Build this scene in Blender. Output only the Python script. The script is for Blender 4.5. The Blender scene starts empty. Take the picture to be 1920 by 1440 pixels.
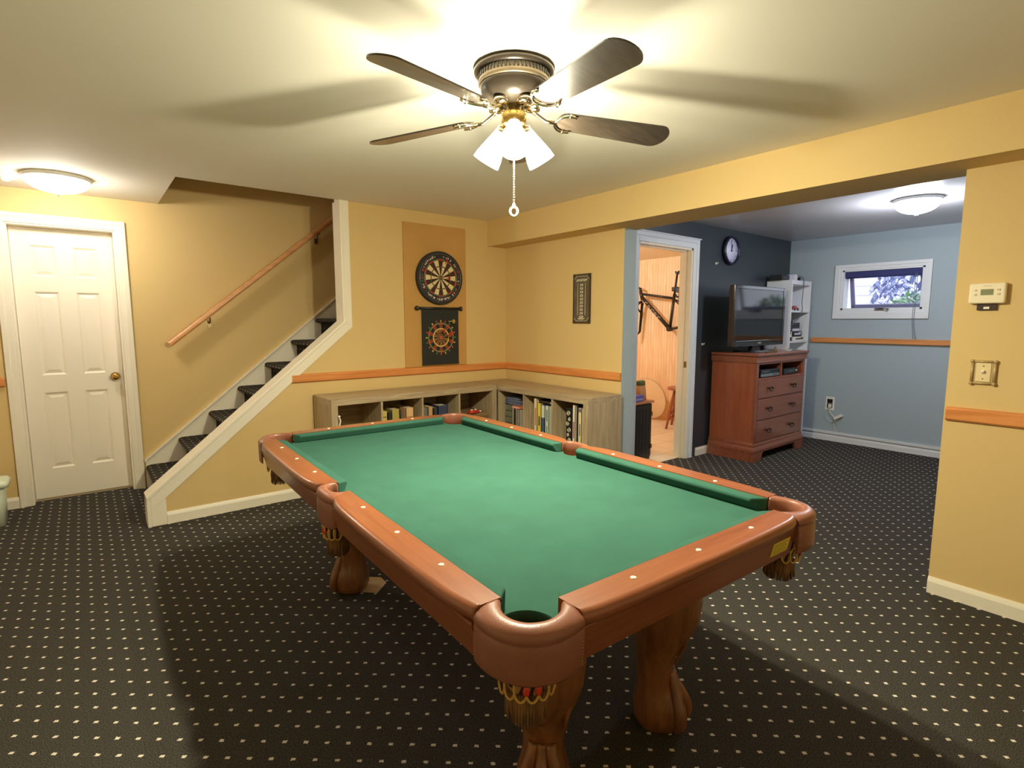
import bpy, math, random
from mathutils import Vector, Matrix
rnd = random.Random(7)
PI = math.pi
FELT_C = (53, 93, 79)
P_FAN, P_HALL, P_FAR, P_PINE = 30.0, 9.5, 26.0, 22.0
P_SKY, EXPO = .75, 1.70
sc = bpy.context.scene
COL = sc.collection

# ------------------------------------------------------------------ helpers
def lin(c):
    out = []
    for v in c[:3]:
        v = v / 255.0
        out.append(v / 12.92 if v <= 0.04045 else ((v + 0.055) / 1.055) ** 2.4)
    return (out[0], out[1], out[2], 1.0)

def base_mat(name):
    m = bpy.data.materials.new(name)
    m.use_nodes = True
    nt = m.node_tree
    return m, nt, nt.nodes['Principled BSDF']

def tex_coord(nt, scale=(1, 1, 1)):
    tc = nt.nodes.new('ShaderNodeTexCoord')
    mp = nt.nodes.new('ShaderNodeMapping')
    mp.inputs['Scale'].default_value = scale
    nt.links.new(tc.outputs['Object'], mp.inputs['Vector'])
    return mp.outputs['Vector']

def add_bump(nt, b, height, strength=0.2, dist=0.01):
    bp = nt.nodes.new('ShaderNodeBump')
    bp.inputs['Strength'].default_value = strength
    bp.inputs['Distance'].default_value = dist
    nt.links.new(height, bp.inputs['Height'])
    nt.links.new(bp.outputs['Normal'], b.inputs['Normal'])

def mat(name, col, rough=0.6, metal=0.0, var=0.0, vscale=6.0, bump=0.0, bscale=60.0, coat=0.0, spec=None, stretch=(1, 1, 1)):
    m, nt, b = base_mat(name)
    b.inputs['Base Color'].default_value = lin(col)
    b.inputs['Roughness'].default_value = rough
    b.inputs['Metallic'].default_value = metal
    if coat:
        b.inputs['Coat Weight'].default_value = coat
        b.inputs['Coat Roughness'].default_value = 0.08
    if spec is not None:
        b.inputs['Specular IOR Level'].default_value = spec
    if var > 0:
        v = tex_coord(nt, stretch)
        n = nt.nodes.new('ShaderNodeTexNoise')
        n.inputs['Scale'].default_value = vscale
        n.inputs['Detail'].default_value = 5
        nt.links.new(v, n.inputs['Vector'])
        r = nt.nodes.new('ShaderNodeValToRGB')
        c = lin(col)
        r.color_ramp.elements[0].position = 0.3
        r.color_ramp.elements[1].position = 0.7
        r.color_ramp.elements[0].color = (c[0] * (1 - var), c[1] * (1 - var), c[2] * (1 - var), 1)
        r.color_ramp.elements[1].color = (min(1, c[0] * (1 + var)), min(1, c[1] * (1 + var)), min(1, c[2] * (1 + var)), 1)
        nt.links.new(n.outputs['Fac'], r.inputs['Fac'])
        nt.links.new(r.outputs['Color'], b.inputs['Base Color'])
    if bump > 0:
        v = tex_coord(nt)
        n = nt.nodes.new('ShaderNodeTexNoise')
        n.inputs['Scale'].default_value = bscale
        n.inputs['Detail'].default_value = 3
        nt.links.new(v, n.inputs['Vector'])
        add_bump(nt, b, n.outputs['Fac'], bump, 0.004)
    return m

def wood(name, c1, c2, axis='X', rough=0.35, scale=14.0, stretch=12.0, coat=0.0, knots=False, bump=0.05):
    """grain that runs along the given object axis"""
    m, nt, b = base_mat(name)
    s = {'X': (1.0, stretch, stretch), 'Y': (stretch, 1.0, stretch), 'Z': (stretch, stretch, 1.0)}[axis]
    v = tex_coord(nt, s)
    n = nt.nodes.new('ShaderNodeTexNoise')
    n.inputs['Scale'].default_value = scale / stretch * 2
    n.inputs['Detail'].default_value = 8
    n.inputs['Roughness'].default_value = 0.62
    n.inputs['Distortion'].default_value = 0.6
    nt.links.new(v, n.inputs['Vector'])
    r = nt.nodes.new('ShaderNodeValToRGB')
    r.color_ramp.elements[0].position = 0.32
    r.color_ramp.elements[1].position = 0.68
    r.color_ramp.elements[0].color = lin(c1)
    r.color_ramp.elements[1].color = lin(c2)
    nt.links.new(n.outputs['Fac'], r.inputs['Fac'])
    out = r.outputs['Color']
    nt.links.new(out, b.inputs['Base Color'])
    b.inputs['Roughness'].default_value = rough
    if coat:
        b.inputs['Coat Weight'].default_value = coat
        b.inputs['Coat Roughness'].default_value = 0.12
    if bump:
        add_bump(nt, b, n.outputs['Fac'], bump, 0.003)
    return m

def M(nt, op, a, b=None, c=None):
    n = nt.nodes.new('ShaderNodeMath')
    n.operation = op
    for i, x in enumerate((a, b, c)):
        if x is None:
            continue
        if isinstance(x, (int, float)):
            n.inputs[i].default_value = x
        else:
            nt.links.new(x, n.inputs[i])
    return n.outputs[0]

class MB:
    """collects faces and links them as one mesh object"""
    def __init__(s):
        s.v = []; s.f = []; s.mi = []; s.sm = []
    def add(s, verts, faces, mi=0, smooth=False):
        o = len(s.v)
        s.v += [tuple(p) for p in verts]
        for k, f in enumerate(faces):
            s.f.append(tuple(o + i for i in f))
            s.mi.append(mi[k] if isinstance(mi, (list, tuple)) else mi)
            s.sm.append(smooth)
        return s
    def box(s, x0, x1, y0, y1, z0, z1, mi=0):
        # face order: -x +x -y +y -z +z
        v = [(x, y, z) for x in (x0, x1) for y in (y0, y1) for z in (z0, z1)]
        f = [(0, 1, 3, 2), (4, 6, 7, 5), (0, 4, 5, 1), (2, 3, 7, 6), (0, 2, 6, 4), (1, 5, 7, 3)]
        return s.add(v, f, mi)
    def hexa(s, p, mi=0):
        f = [(0, 1, 3, 2), (4, 6, 7, 5), (0, 4, 5, 1), (2, 3, 7, 6), (0, 2, 6, 4), (1, 5, 7, 3)]
        return s.add(p, f, mi)
    def prism(s, poly, z0, z1, axis='Z', mi=0, smooth=False):
        def P(a, b, c):
            return {'Z': (a, b, c), 'Y': (a, c, b), 'X': (c, a, b)}[axis]
        n = len(poly)
        v = [P(a, b, z0) for a, b in poly] + [P(a, b, z1) for a, b in poly]
        s.add(v, [tuple(range(n))[::-1], tuple(range(n, 2 * n))], mi)
        o = len(s.v) - 2 * n
        for i in range(n):
            j = (i + 1) % n
            s.f.append((o + i, o + j, o + n + j, o + n + i)); s.mi.append(mi); s.sm.append(smooth)
        return s
    def loft(s, rings, closed=True, caps=True, mi=0, smooth=True, loop=False):
        n = len(rings[0]); m = len(rings)
        v = [p for r in rings for p in r]
        f = []
        for a in range(m if loop else m - 1):
            b = (a + 1) % m
            for i in range(n if closed else n - 1):
                j = (i + 1) % n
                f.append((a * n + i, a * n + j, b * n + j, b * n + i))
        s.add(v, f, mi, smooth)
        if caps and not loop and closed:
            o = len(s.v) - len(v)
            s.f.append(tuple(o + i for i in range(n))[::-1]); s.mi.append(mi); s.sm.append(False)
            s.f.append(tuple(o + (m - 1) * n + i for i in range(n))); s.mi.append(mi); s.sm.append(False)
        return s
    def lathe(s, prof, c=(0, 0, 0), n=32, axis='Z', mi=0, smooth=True, caps=True, mat3=None):
        rings = []
        for r, z in prof:
            ring = []
            for i in range(n):
                a = 2 * PI * i / n
                p = (r * math.cos(a), r * math.sin(a), z)
                if axis == 'X': p = (p[2], p[0], p[1])
                if axis == 'Y': p = (p[1], p[2], p[0])
                if mat3 is not None: p = mat3 @ Vector(p)
                ring.append((p[0] + c[0], p[1] + c[1], p[2] + c[2]))
            rings.append(ring)
        return s.loft(rings, True, caps, mi, smooth)
    def tube(s, pts, r, n=10, mi=0, caps=True, loop=False):
        pts = [Vector(p) for p in pts]
        rr = r if isinstance(r, (list, tuple)) else [r] * len(pts)
        rings = []
        up = None
        N = len(pts)
        for i, p in enumerate(pts):
            if loop:
                d = pts[(i + 1) % N] - pts[i - 1]
            else:
                d = pts[min(i + 1, N - 1)] - pts[max(i - 1, 0)]
            d.normalize()
            if up is None:
                up = Vector((0, 0, 1)) if abs(d.z) < 0.9 else Vector((1, 0, 0))
            a = d.cross(up)
            if a.length < 1e-5:
                a = d.cross(Vector((0.3, 0.8, 0.5)))
            a.normalize()
            b = a.cross(d).normalized()
            up = b
            rings.append([tuple(p + (a * math.cos(2 * PI * k / n) + b * math.sin(2 * PI * k / n)) * rr[i]) for k in range(n)])
        return s.loft(rings, True, caps, mi, True, loop)
    def bar(s, p0, p1, w, h, mi=0, upv=(0, 0, 1)):
        p0 = Vector(p0); p1 = Vector(p1)
        d = (p1 - p0).normalized(); up = Vector(upv)
        a = d.cross(up)
        if a.length < 1e-5: a = d.cross(Vector((1, 0, 0)))
        a.normalize(); b = a.cross(d).normalized()
        rings = [[tuple(p + a * (i * w / 2) + b * (j * h / 2)) for i, j in ((-1, -1), (1, -1), (1, 1), (-1, 1))] for p in (p0, p1)]
        return s.loft(rings, True, True, mi, False)
    def sphere(s, c, r, n=20, m=12, mi=0, sc3=(1, 1, 1)):
        rings = []
        for a in range(1, m):
            t = PI * a / m
            rings.append([(c[0] + sc3[0] * r * math.sin(t) * math.cos(2 * PI * i / n), c[1] + sc3[1] * r * math.sin(t) * math.sin(2 * PI * i / n), c[2] - sc3[2] * r * math.cos(t)) for i in range(n)])
        return s.loft(rings, True, True, mi, True)
    def xf(s, m4):
        s.v = [tuple(m4 @ Vector(p)) for p in s.v]
        return s
    def build(s, name, mats, parent=None, bevel=0.0, seg=2, angle=40):
        me = bpy.data.meshes.new(name)
        me.from_pydata(s.v, [], s.f)
        for mm in (mats if isinstance(mats, (list, tuple)) else [mats]):
            me.materials.append(mm)
        me.polygons.foreach_set('material_index', s.mi)
        me.polygons.foreach_set('use_smooth', s.sm)
        me.update()
        o = bpy.data.objects.new(name, me)
        COL.objects.link(o)
        if parent is not None:
            o.parent = parent
        if bevel > 0:
            b = o.modifiers.new('bevel', 'BEVEL')
            b.width = bevel; b.segments = seg; b.limit_method = 'ANGLE'; b.angle_limit = math.radians(angle)
            b.harden_normals = False
        return o

def tag(o, label=None, cat=None, group=None, kind=None):
    if label: o['label'] = label
    if cat: o['category'] = cat
    if group: o['group'] = group
    if kind: o['kind'] = kind
    return o

def thing(name, label, cat, loc=(0, 0, 0), rz=0.0, group=None):
    o = bpy.data.objects.new(name, None)
    o.empty_display_size = 0.1
    COL.objects.link(o)
    o.location = loc
    o.rotation_euler = (0, 0, rz)
    return tag(o, label, cat, group)

def struct(o):
    o['kind'] = 'structure'
    return o

def kids(o):
    return [c for c in list(bpy.data.objects) if c.parent == o]

def copy_tree(o, parent=None):
    c = o.copy(); COL.objects.link(c)
    if parent is not None:
        c.parent = parent
    for ch in kids(o):
        copy_tree(ch, c)
    return c

def spline(pts, n=8, closed=False):
    """Catmull-Rom through the points"""
    out = []; N = len(pts)
    P = [Vector(p) for p in pts]
    rng = range(N) if closed else range(N - 1)
    for i in rng:
        if closed:
            p0, p1, p2, p3 = P[i - 1], P[i], P[(i + 1) % N], P[(i + 2) % N]
        else:
            p1, p2 = P[i], P[i + 1]
            p0 = P[i - 1] if i > 0 else p1 * 2 - p2
            p3 = P[i + 2] if i + 2 < N else p2 * 2 - p1
        for k in range(n):
            t = k / n
            out.append(0.5 * ((2 * p1) + (p2 - p0) * t + (2 * p0 - 5 * p1 + 4 * p2 - p3) * t * t + (3 * p1 - p0 - 3 * p2 + p3) * t ** 3))
    if not closed:
        out.append(P[-1])
    return out

# ------------------------------------------------------------------ materials
def carpet_mat():
    m, nt, b = base_mat('dotted_carpet')
    tc = nt.nodes.new('ShaderNodeTexCoord')
    nz = nt.nodes.new('ShaderNodeTexNoise')
    nz.inputs['Scale'].default_value = 95; nz.inputs['Detail'].default_value = 2
    nt.links.new(tc.outputs['Object'], nz.inputs['Vector'])
    sp = nt.nodes.new('ShaderNodeSeparateXYZ')
    nt.links.new(tc.outputs['Object'], sp.inputs[0])
    sc_ = nt.nodes.new('ShaderNodeSeparateColor')
    nt.links.new(nz.outputs['Color'], sc_.inputs[0])
    wob = 0.007
    X = M(nt, 'ADD', M(nt, 'ADD', sp.outputs[0], sp.outputs[2]), M(nt, 'MULTIPLY', M(nt, 'SUBTRACT', sc_.outputs[0], 0.5), wob))
    Y = M(nt, 'ADD', sp.outputs[1], M(nt, 'MULTIPLY', M(nt, 'SUBTRACT', sc_.outputs[1], 0.5), wob))
    PX, PY = 0.1055, 0.0888
    X0, Y0 = -2.024, -3.123
    masks = []
    for k in (0.0, 0.5):
        fx = M(nt, 'FRACT', M(nt, 'ADD', M(nt, 'DIVIDE', M(nt, 'SUBTRACT', X, X0), PX), 100.5 + k))
        fy = M(nt, 'FRACT', M(nt, 'ADD', M(nt, 'DIVIDE', M(nt, 'SUBTRACT', Y, Y0), PY), 100.5 + k))
        dx = M(nt, 'MULTIPLY', M(nt, 'SUBTRACT', fx, 0.5), PX)
        dy = M(nt, 'MULTIPLY', M(nt, 'SUBTRACT', fy, 0.5), PY)
        # small woven lozenge turned 45 degrees: |dx|+|dy| with a notch
        ax = M(nt, 'ABSOLUTE', M(nt, 'ADD', M(nt, 'MULTIPLY', dx, 0.78), M(nt, 'MULTIPLY', dy, -0.62)))
        ay = M(nt, 'ABSOLUTE', M(nt, 'ADD', M(nt, 'MULTIPLY', dx, 0.62), M(nt, 'MULTIPLY', dy, 0.78)))
        inx = M(nt, 'LESS_THAN', ax, 0.0070)
        iny = M(nt, 'LESS_THAN', ay, 0.0050)
        masks.append(M(nt, 'MULTIPLY', inx, iny))
    dots = M(nt, 'MAXIMUM', masks[0], masks[1])
    n2 = nt.nodes.new('ShaderNodeTexNoise')
    n2.inputs['Scale'].default_value = 420; n2.inputs['Detail'].default_value = 2
    nt.links.new(tc.outputs['Object'], n2.inputs['Vector'])
    thr = M(nt, 'GREATER_THAN', n2.outputs['Fac'], 0.43)
    dots = M(nt, 'MULTIPLY', dots, M(nt, 'ADD', M(nt, 'MULTIPLY', thr, 0.55), 0.45))
    n3 = nt.nodes.new('ShaderNodeTexNoise')
    n3.inputs['Scale'].default_value = 260; n3.inputs['Detail'].default_value = 3
    nt.links.new(tc.outputs['Object'], n3.inputs['Vector'])
    r = nt.nodes.new('ShaderNodeValToRGB')
    r.color_ramp.elements[0].position = 0.35; r.color_ramp.elements[1].position = 0.7
    r.color_ramp.elements[0].color = lin(CARPET_A); r.color_ramp.elements[1].color = lin(CARPET_B)
    nt.links.new(n3.outputs['Fac'], r.inputs['Fac'])
    mx = nt.nodes.new('ShaderNodeMix'); mx.data_type = 'RGBA'
    nt.links.new(dots, mx.inputs['Factor'])
    nt.links.new(r.outputs['Color'], mx.inputs[6])
    mx.inputs[7].default_value = lin((230, 221, 202))
    nt.links.new(mx.outputs[2], b.inputs['Base Color'])
    b.inputs['Roughness'].default_value = 1.0
    b.inputs['Specular IOR Level'].default_value = 0.05
    add_bump(nt, b, n3.outputs['Fac'], 0.5, 0.004)
    return m

CARPET_A = (43, 42, 40); CARPET_B = (90, 85, 79)
CARPET = carpet_mat()

def pine_mat():
    """knotty pine tongue and groove boards, vertical, board width along object Y"""
    m, nt, b = base_mat('pine_boards')
    v = tex_coord(nt, (9, 9, 0.7))
    n = nt.nodes.new('ShaderNodeTexNoise')
    n.inputs['Scale'].default_value = 2.6; n.inputs['Detail'].default_value = 7; n.inputs['Distortion'].default_value = 1.1
    nt.links.new(v, n.inputs['Vector'])
    r = nt.nodes.new('ShaderNodeValToRGB')
    r.color_ramp.elements[0].position = 0.3; r.color_ramp.elements[1].position = 0.7
    r.color_ramp.elements[0].color = lin((232, 196, 152)); r.color_ramp.elements[1].color = lin((248, 226, 192))
    nt.links.new(n.outputs['Fac'], r.inputs['Fac'])
    tc = nt.nodes.new('ShaderNodeTexCoord')
    sp = nt.nodes.new('ShaderNodeSeparateXYZ')
    nt.links.new(tc.outputs['Object'], sp.inputs[0])
    fr = M(nt, 'FRACT', M(nt, 'DIVIDE', sp.outputs[1], 0.045))
    groove = M(nt, 'LESS_THAN', fr, 0.10)
    mx = nt.nodes.new('ShaderNodeMix'); mx.data_type = 'RGBA'
    nt.links.new(M(nt, 'MULTIPLY', groove, 0.55), mx.inputs['Factor'])
    nt.links.new(r.outputs['Color'], mx.inputs[6])
    mx.inputs[7].default_value = lin((190, 136, 88))
    nt.links.new(mx.outputs[2], b.inputs['Base Color'])
    b.inputs['Roughness'].default_value = 0.3
    add_bump(nt, b, M(nt, 'SUBTRACT', 1.0, groove), 0.4, 0.004)
    return m

def tile_mat():
    m, nt, b = base_mat('cream_floor_tiles')
    v = tex_coord(nt)
    br = nt.nodes.new('ShaderNodeTexBrick')
    br.offset = 0.0
    br.inputs['Color1'].default_value = lin((232, 216, 190)); br.inputs['Color2'].default_value = lin((222, 205, 178))
    br.inputs['Mortar'].default_value = lin((196, 176, 148))
    br.inputs['Scale'].default_value = 1.0; br.inputs['Mortar Size'].default_value = 0.006
    br.inputs['Brick Width'].default_value = 0.305; br.inputs['Row Height'].default_value = 0.305
    nt.links.new(v, br.inputs['Vector'])
    nt.links.new(br.outputs['Color'], b.inputs['Base Color'])
    b.inputs['Roughness'].default_value = 0.35
    return m

def lamp_glass(name, col, strength, clear=0.5):
    """frosted lamp glass: lets the bulb's light through and glows"""
    m, nt, b = base_mat(name)
    nt.nodes.remove(b)
    out = nt.nodes['Material Output']
    em = nt.nodes.new('ShaderNodeEmission'); em.inputs['Color'].default_value = (*col, 1); em.inputs['Strength'].default_value = strength
    tr = nt.nodes.new('ShaderNodeBsdfTransparent')
    mx = nt.nodes.new('ShaderNodeMixShader'); mx.inputs[0].default_value = clear
    nt.links.new(em.outputs[0], mx.inputs[1]); nt.links.new(tr.outputs[0], mx.inputs[2])
    nt.links.new(mx.outputs[0], out.inputs['Surface'])
    return m

def glass_mat():
    m, nt, b = base_mat('window_glass')
    nt.nodes.remove(b)
    out = nt.nodes['Material Output']
    tr = nt.nodes.new('ShaderNodeBsdfTransparent')
    gl = nt.nodes.new('ShaderNodeBsdfGlossy'); gl.inputs['Roughness'].default_value = 0.03
    mx = nt.nodes.new('ShaderNodeMixShader'); mx.inputs[0].default_value = 0.06
    nt.links.new(tr.outputs[0], mx.inputs[1]); nt.links.new(gl.outputs[0], mx.inputs[2])
    nt.links.new(mx.outputs[0], out.inputs['Surface'])
    return m

YELLOW = mat('yellow_wall_paint', (216, 187, 128), 0.75, bump=0.05, bscale=90)
CEILM = mat('ceiling_white_paint', (236, 231, 218), 0.85, bump=0.04, bscale=120)
FARCEIL = mat('far_ceiling_white_paint', (214, 212, 214), 0.35)
WHITE = mat('white_trim_paint', (238, 230, 212), 0.4)
DOORW = mat('white_door_paint', (238, 230, 214), 0.45)
BLUE = mat('blue_wall_paint', (164, 178, 184), 0.7, bump=0.04, bscale=90)
DARK = mat('charcoal_wall_paint', (52, 58, 64), 0.38)
CREAM = mat('cream_wall_paint', (232, 218, 190), 0.7)
COOLWHITE = mat('cool_white_paint', (226, 228, 230), 0.4)
RAILW = wood('chair_rail_oak', (198, 122, 62), (226, 152, 88), 'X', 0.35)
RAILWY = wood('chair_rail_oak_side', (198, 122, 62), (226, 152, 88), 'Y', 0.35)
PINE = pine_mat()
TILE = tile_mat()
HANDW = wood('handrail_fir', (204, 142, 84), (226, 166, 108), 'X', 0.35)
BRASS = mat('brass', (205, 165, 90), 0.18, 1.0)
CHROME = mat('polished_nickel', (215, 205, 180), 0.12, 1.0)
STEEL = mat('dull_bracket_metal', (140, 120, 85), 0.35, 1.0)
BLACK = mat('black_plastic', (24, 24, 26), 0.35)
BLACKM = mat('black_felt', (30, 30, 32), 0.9)
WPLASTIC = mat('white_plastic', (236, 232, 222), 0.4)
PAPER = mat('page_paper', (226, 214, 190), 0.9)
GREYOAKX = wood('grey_oak_along_x', (150, 130, 101), (188, 168, 135), 'X', 0.5, scale=22, stretch=14)
GREYOAKZ = wood('grey_oak_along_z', (150, 130, 101), (188, 168, 135), 'Z', 0.5, scale=22, stretch=14)
CHERRYZ = wood('cherry_lit_side', (152, 80, 53), (172, 96, 66), 'Z', 0.32, coat=0.3, bump=0.02)  # lighter copy for the side panels: lamp light put into the wood colour
CHERRYX = wood('cherry_shaded_front', (132, 74, 52), (154, 90, 66), 'X', 0.32, coat=0.3, bump=0.02)  # same wood, darker copy: the front's shade put into the colour

# ------------------------------------------------------------------ room shell
H = 2.272          # ceiling height
D = 1.03           # hall wall plane (door and handrail wall)
BX, BZ = -0.215, 2.04   # ceiling beam front and underside
WT = 0.14          # wall thickness beside the opening
JY = -1.455        # end of the corner wall (blue jamb)
NY = -3.452        # end of the wall with the thermostat
DY = -1.16         # charcoal wall plane
XB = 3.33          # blue wall plane
XL, YB = -4.55, -5.45

floor = struct(MB().box(XL, XB + .1, YB, D + .1, -0.1, 0.0).build('floor', CARPET))
tf = struct(MB().box(WT, 3.0, DY + 0.06, 2.0, -0.05, 0.004).build('floor_tiled', TILE))
c = MB()
c.box(XL, BX, YB, 0.0, H, H + .2)
c.box(XL, -2.69, 0.0, D, H, H + .2)
c.box(-1.61, .02, 0.0, .12, H, H + .2)
struct(c.build('ceiling', CEILM))
struct(MB().box(WT, XB + .1, YB, DY, H, H + .2).build('ceiling_far_room', FARCEIL))
struct(MB().box(WT, 3.0, DY + .12, 2.0, 2.2, 2.4).build('ceiling_pine_room', CREAM))

# dart wall with the sloped knee wall beside the stairs, one closed drywall body
kn = [(-2.955, 0.0), (-1.60, 0.0), (-1.60, 1.335), (-2.955, 0.195)]
w = MB(); w.box(-1.60, WT, 0.0, .12, 0, H); w.prism(kn, 0.0, .12, 'Y')
struct(w.build('wall_back', YELLOW))
# corner wall: yellow towards the table, blue on its end and its far side
w = MB(); w.box(0, WT, JY, 0.0, 0, H, [0, 1, 1, 0, 0, 0])
struct(w.build('wall_right', [YELLOW, BLUE]))
w = MB(); w.box(0, WT, YB, NY, 0, H, [0, 1, 0, 1, 0, 0])
struct(w.build('wall_right_front', [YELLOW, BLUE]))
w = MB(); w.box(BX, WT, YB, 0.0, BZ, H + .02, [0, 1, 0, 0, 0, 0])
struct(w.build('beam', [YELLOW, BLUE]))
# hall wall with the door opening
DX0, DX1, DZ = -3.605, -2.985, 2.035
w = MB()
w.box(DX0 - .1, DX1 + .1, D + .135, D + .175, -.1, DZ + .1); w.box(XL, DX0, D, D + .12, 0, 4.6); w.box(DX1, .1, D, D + .12, 0, 4.6); w.box(DX0, DX1, D, D + .12, DZ, 4.6)  # first box: unseen, added behind the door to stop a light leak
struct(w.build('wall_hall', YELLOW))
w = MB(); w.box(XL - .12, XL, YB, D + .12, 0, H + .2); struct(w.build('wall_left', CREAM))
w = MB(); w.box(XL - .12, XB + .12, YB - .12, YB, 0, H + .2); struct(w.build('wall_front', CREAM))
# stairwell shaft above the ceiling
w = MB()
w.box(-2.81, -2.69, 0.0, D, H + .2, 4.6); w.box(-2.69, .1, -.12, 0.0, H + .2, 4.6); w.box(.1, .14, -.12, D + .12, 0, 4.6); w.box(-2.81, .14, -.12, D + .12, 4.6, 4.7)
struct(w.build('wall_stairwell', YELLOW))
# charcoal wall with doorway
OX0, OX1, OZ = .535, 1.345, 2.03
w = MB()
for a in ((WT, OX0, DY, DY + .12, 0, H), (OX1, XB + .1, DY, DY + .12, 0, H), (OX0, OX1, DY, DY + .12, OZ, H)):
    w.box(*a, [1, 1, 0, 1, 1, 1])
struct(w.build('wall_charcoal', [DARK, CREAM]))
# blue wall with window opening
WY0, WY1, WZ0, WZ1 = -2.475, -1.735, 1.47, 1.895
w = MB()
w.box(XB, XB + .12, YB, WY0, 0, H); w.box(XB, XB + .12, WY1, DY + .12, 0, H)
w.box(XB, XB + .12, WY0, WY1, 0, WZ0); w.box(XB, XB + .12, WY0, WY1, WZ1, H)
struct(w.build('wall_blue', BLUE))
# pine room
w = MB(); w.box(3.0, 3.1, DY + .12, 2.1, 0, 2.4); struct(w.build('wall_pine', PINE))
w = MB(); w.box(WT, 3.1, 2.0, 2.1, 0, 2.4); struct(w.build('wall_pine_room_back', PINE))
w = MB(); w.box(WT, WT + .03, DY + .12, 2.0, 0, 2.4); struct(w.build('wall_pine_room_left', CREAM))

# ---- skirting boards and chair rails
def bb_profile(mb, run, a0, a1, face, sgn, z0=0.0, h=.082, t=.014):
    """baseboard along X ('X', at y=face) or along Y ('Y', at x=face); sgn = direction it protrudes"""
    prof = [(0, z0), (t, z0), (t, z0 + h * .72), (t * .75, z0 + h * .84), (t * .35, z0 + h), (0, z0 + h)]
    rings = []
    for a in (a0, a1):
        rings.append([(a, face + sgn * d, z) if run == 'X' else (face + sgn * d, a, z) for d, z in prof])
    mb.loft(rings, True, True, 0, False)
mb = MB(); bb_profile(mb, 'X', -2.875, 0, 0, -1); struct(mb.build('baseboard_back', WHITE))
mb = MB(); bb_profile(mb, 'Y', JY, 0, 0, -1); struct(mb.build('baseboard_right', WHITE))
mb = MB(); bb_profile(mb, 'Y', YB, NY, 0, -1); struct(mb.build('baseboard_right_front', WHITE))
mb = MB(); bb_profile(mb, 'X', 1.51, XB, DY, -1); struct(mb.build('baseboard_charcoal', WHITE))
mb = MB(); bb_profile(mb, 'Y', YB, DY, XB, -1, h=.072); mb.box(XB - .02, XB, YB, DY, .082, .108)
struct(mb.build('baseboard_blue', COOLWHITE))
mb = MB(); bb_profile(mb, 'X', XL, -3.675, D, -1); struct(mb.build('baseboard_hall', WHITE))
def chair_rail(name, run, a0, a1, face, sgn, z0, z1, m, t=.02):
    h = z1 - z0
    prof = [(0, z0), (t * .6, z0), (t, z0 + h * .12), (t, z0 + h * .82), (t * .75, z0 + h * .95), (0, z1)]
    mb = MB(); rings = []
    for a in (a0, a1):
        rings.append([(a, face + sgn * d, z) if run == 'X' else (face + sgn * d, a, z) for d, z in prof])
    mb.loft(rings, True, True, 0, False)
    return struct(mb.build(name, m))
chair_rail('trim_rail_back', 'X', -2.03, 0, 0, -1, .888, .952, RAILW)
chair_rail('trim_rail_right', 'Y', JY, 0, 0, -1, .888, .952, RAILWY)
chair_rail('trim_rail_right_front', 'Y', YB, NY - .01, 0, -1, .878, .943, RAILWY)
chair_rail('trim_rail_blue', 'Y', YB, -1.46, XB, -1, 1.108, 1.165, RAILWY, .03)
chair_rail('trim_rail_hall', 'X', XL, -3.685, D, -1, .888, .952, RAILW)

# ---- casings: sloped stair trim and post
t = MB()
y0, y1 = -.016, .135
# vertical foot
t.prism([(-2.962, 0), (-2.876, 0), (-2.876, .178), (-2.962, .205)], y0, 0, 'Y')
# sloped face board
t.prism([(-2.962, .112), (-2.876, .178), (-1.556, 1.296), (-1.556, 1.32), (-1.624, 1.335), (-2.962, .205)], y0 - .001, 0, 'Y')
# sloped cap
t.hexa([(-2.985, y0 - .012, .178), (-2.985, y0 - .012, .205), (-2.985, y1, .178), (-2.985, y1, .205),
        (-1.60, y0 - .012, 1.340), (-1.60, y0 - .012, 1.367), (-1.60, y1, 1.340), (-1.60, y1, 1.367)])
t.box(-2.985, -2.962, y0 - .006, y1, 0, .20)
# post: face board and jamb board
t.box(-1.612, -1.550, y0, 0, 1.30, H)
t.box(-1.622, -1.600, y0 - .004, y1, 1.33, H)
struct(t.build('trim_stair_opening', WHITE, bevel=.004))
# stringer board on the hall wall
sl = (1.535 - .214) / (2.898 - 1.309)
s_ = MB()
s_.prism([(-2.905, 0), (-2.80, 0), (-1.0, 1.45), (-.10, 2.20), (-.10, .214 + sl * 2.798), (-2.905, .214)], D - .016, D, 'Y')
s_.prism([(-2.912, .214), (-.10, .214 + sl * 2.805), (-.10, .214 + sl * 2.805 + .018), (-2.912, .232)], D - .024, D, 'Y')
struct(s_.build('trim_stair_stringer', WHITE))

# ---- hall door (door_1)
def casing(mb, x0, x1, ztop, y, w=.068, t=.018, s=-1):
    for k, (a, b, tt) in enumerate(((0, w, t * .62), (w * .55, w, t))):
        mb.box(x0 - b, x0 - a, min(y, y + s * tt), max(y, y + s * tt), 0, ztop + b)
        mb.box(x1 + a, x1 + b, min(y, y + s * tt), max(y, y + s * tt), 0, ztop + b)
        mb.box(x0 - a, x1 + a, min(y, y + s * tt), max(y, y + s * tt), ztop + a, ztop + b)
dr = thing('door_1', 'white six panel door with a brass knob at left end of hall', 'door', (DX0, D, 0))
dr['kind'] = 'structure'
def at_door(mb): return mb.xf(Matrix.Translation((-DX0, -D, 0)))
mb = MB(); casing(mb, DX0, DX1, DZ, D)
mb.box(DX0 - .001, DX0 + .012, D - .002, D + .134, 0, DZ); mb.box(DX1 - .012, DX1 + .001, D - .002, D + .12, 0, DZ); mb.box(DX0, DX1, D - .002, D + .12, DZ - .012, DZ + .001)
at_door(mb).build('door_frame', WHITE, dr, bevel=.003)
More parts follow.
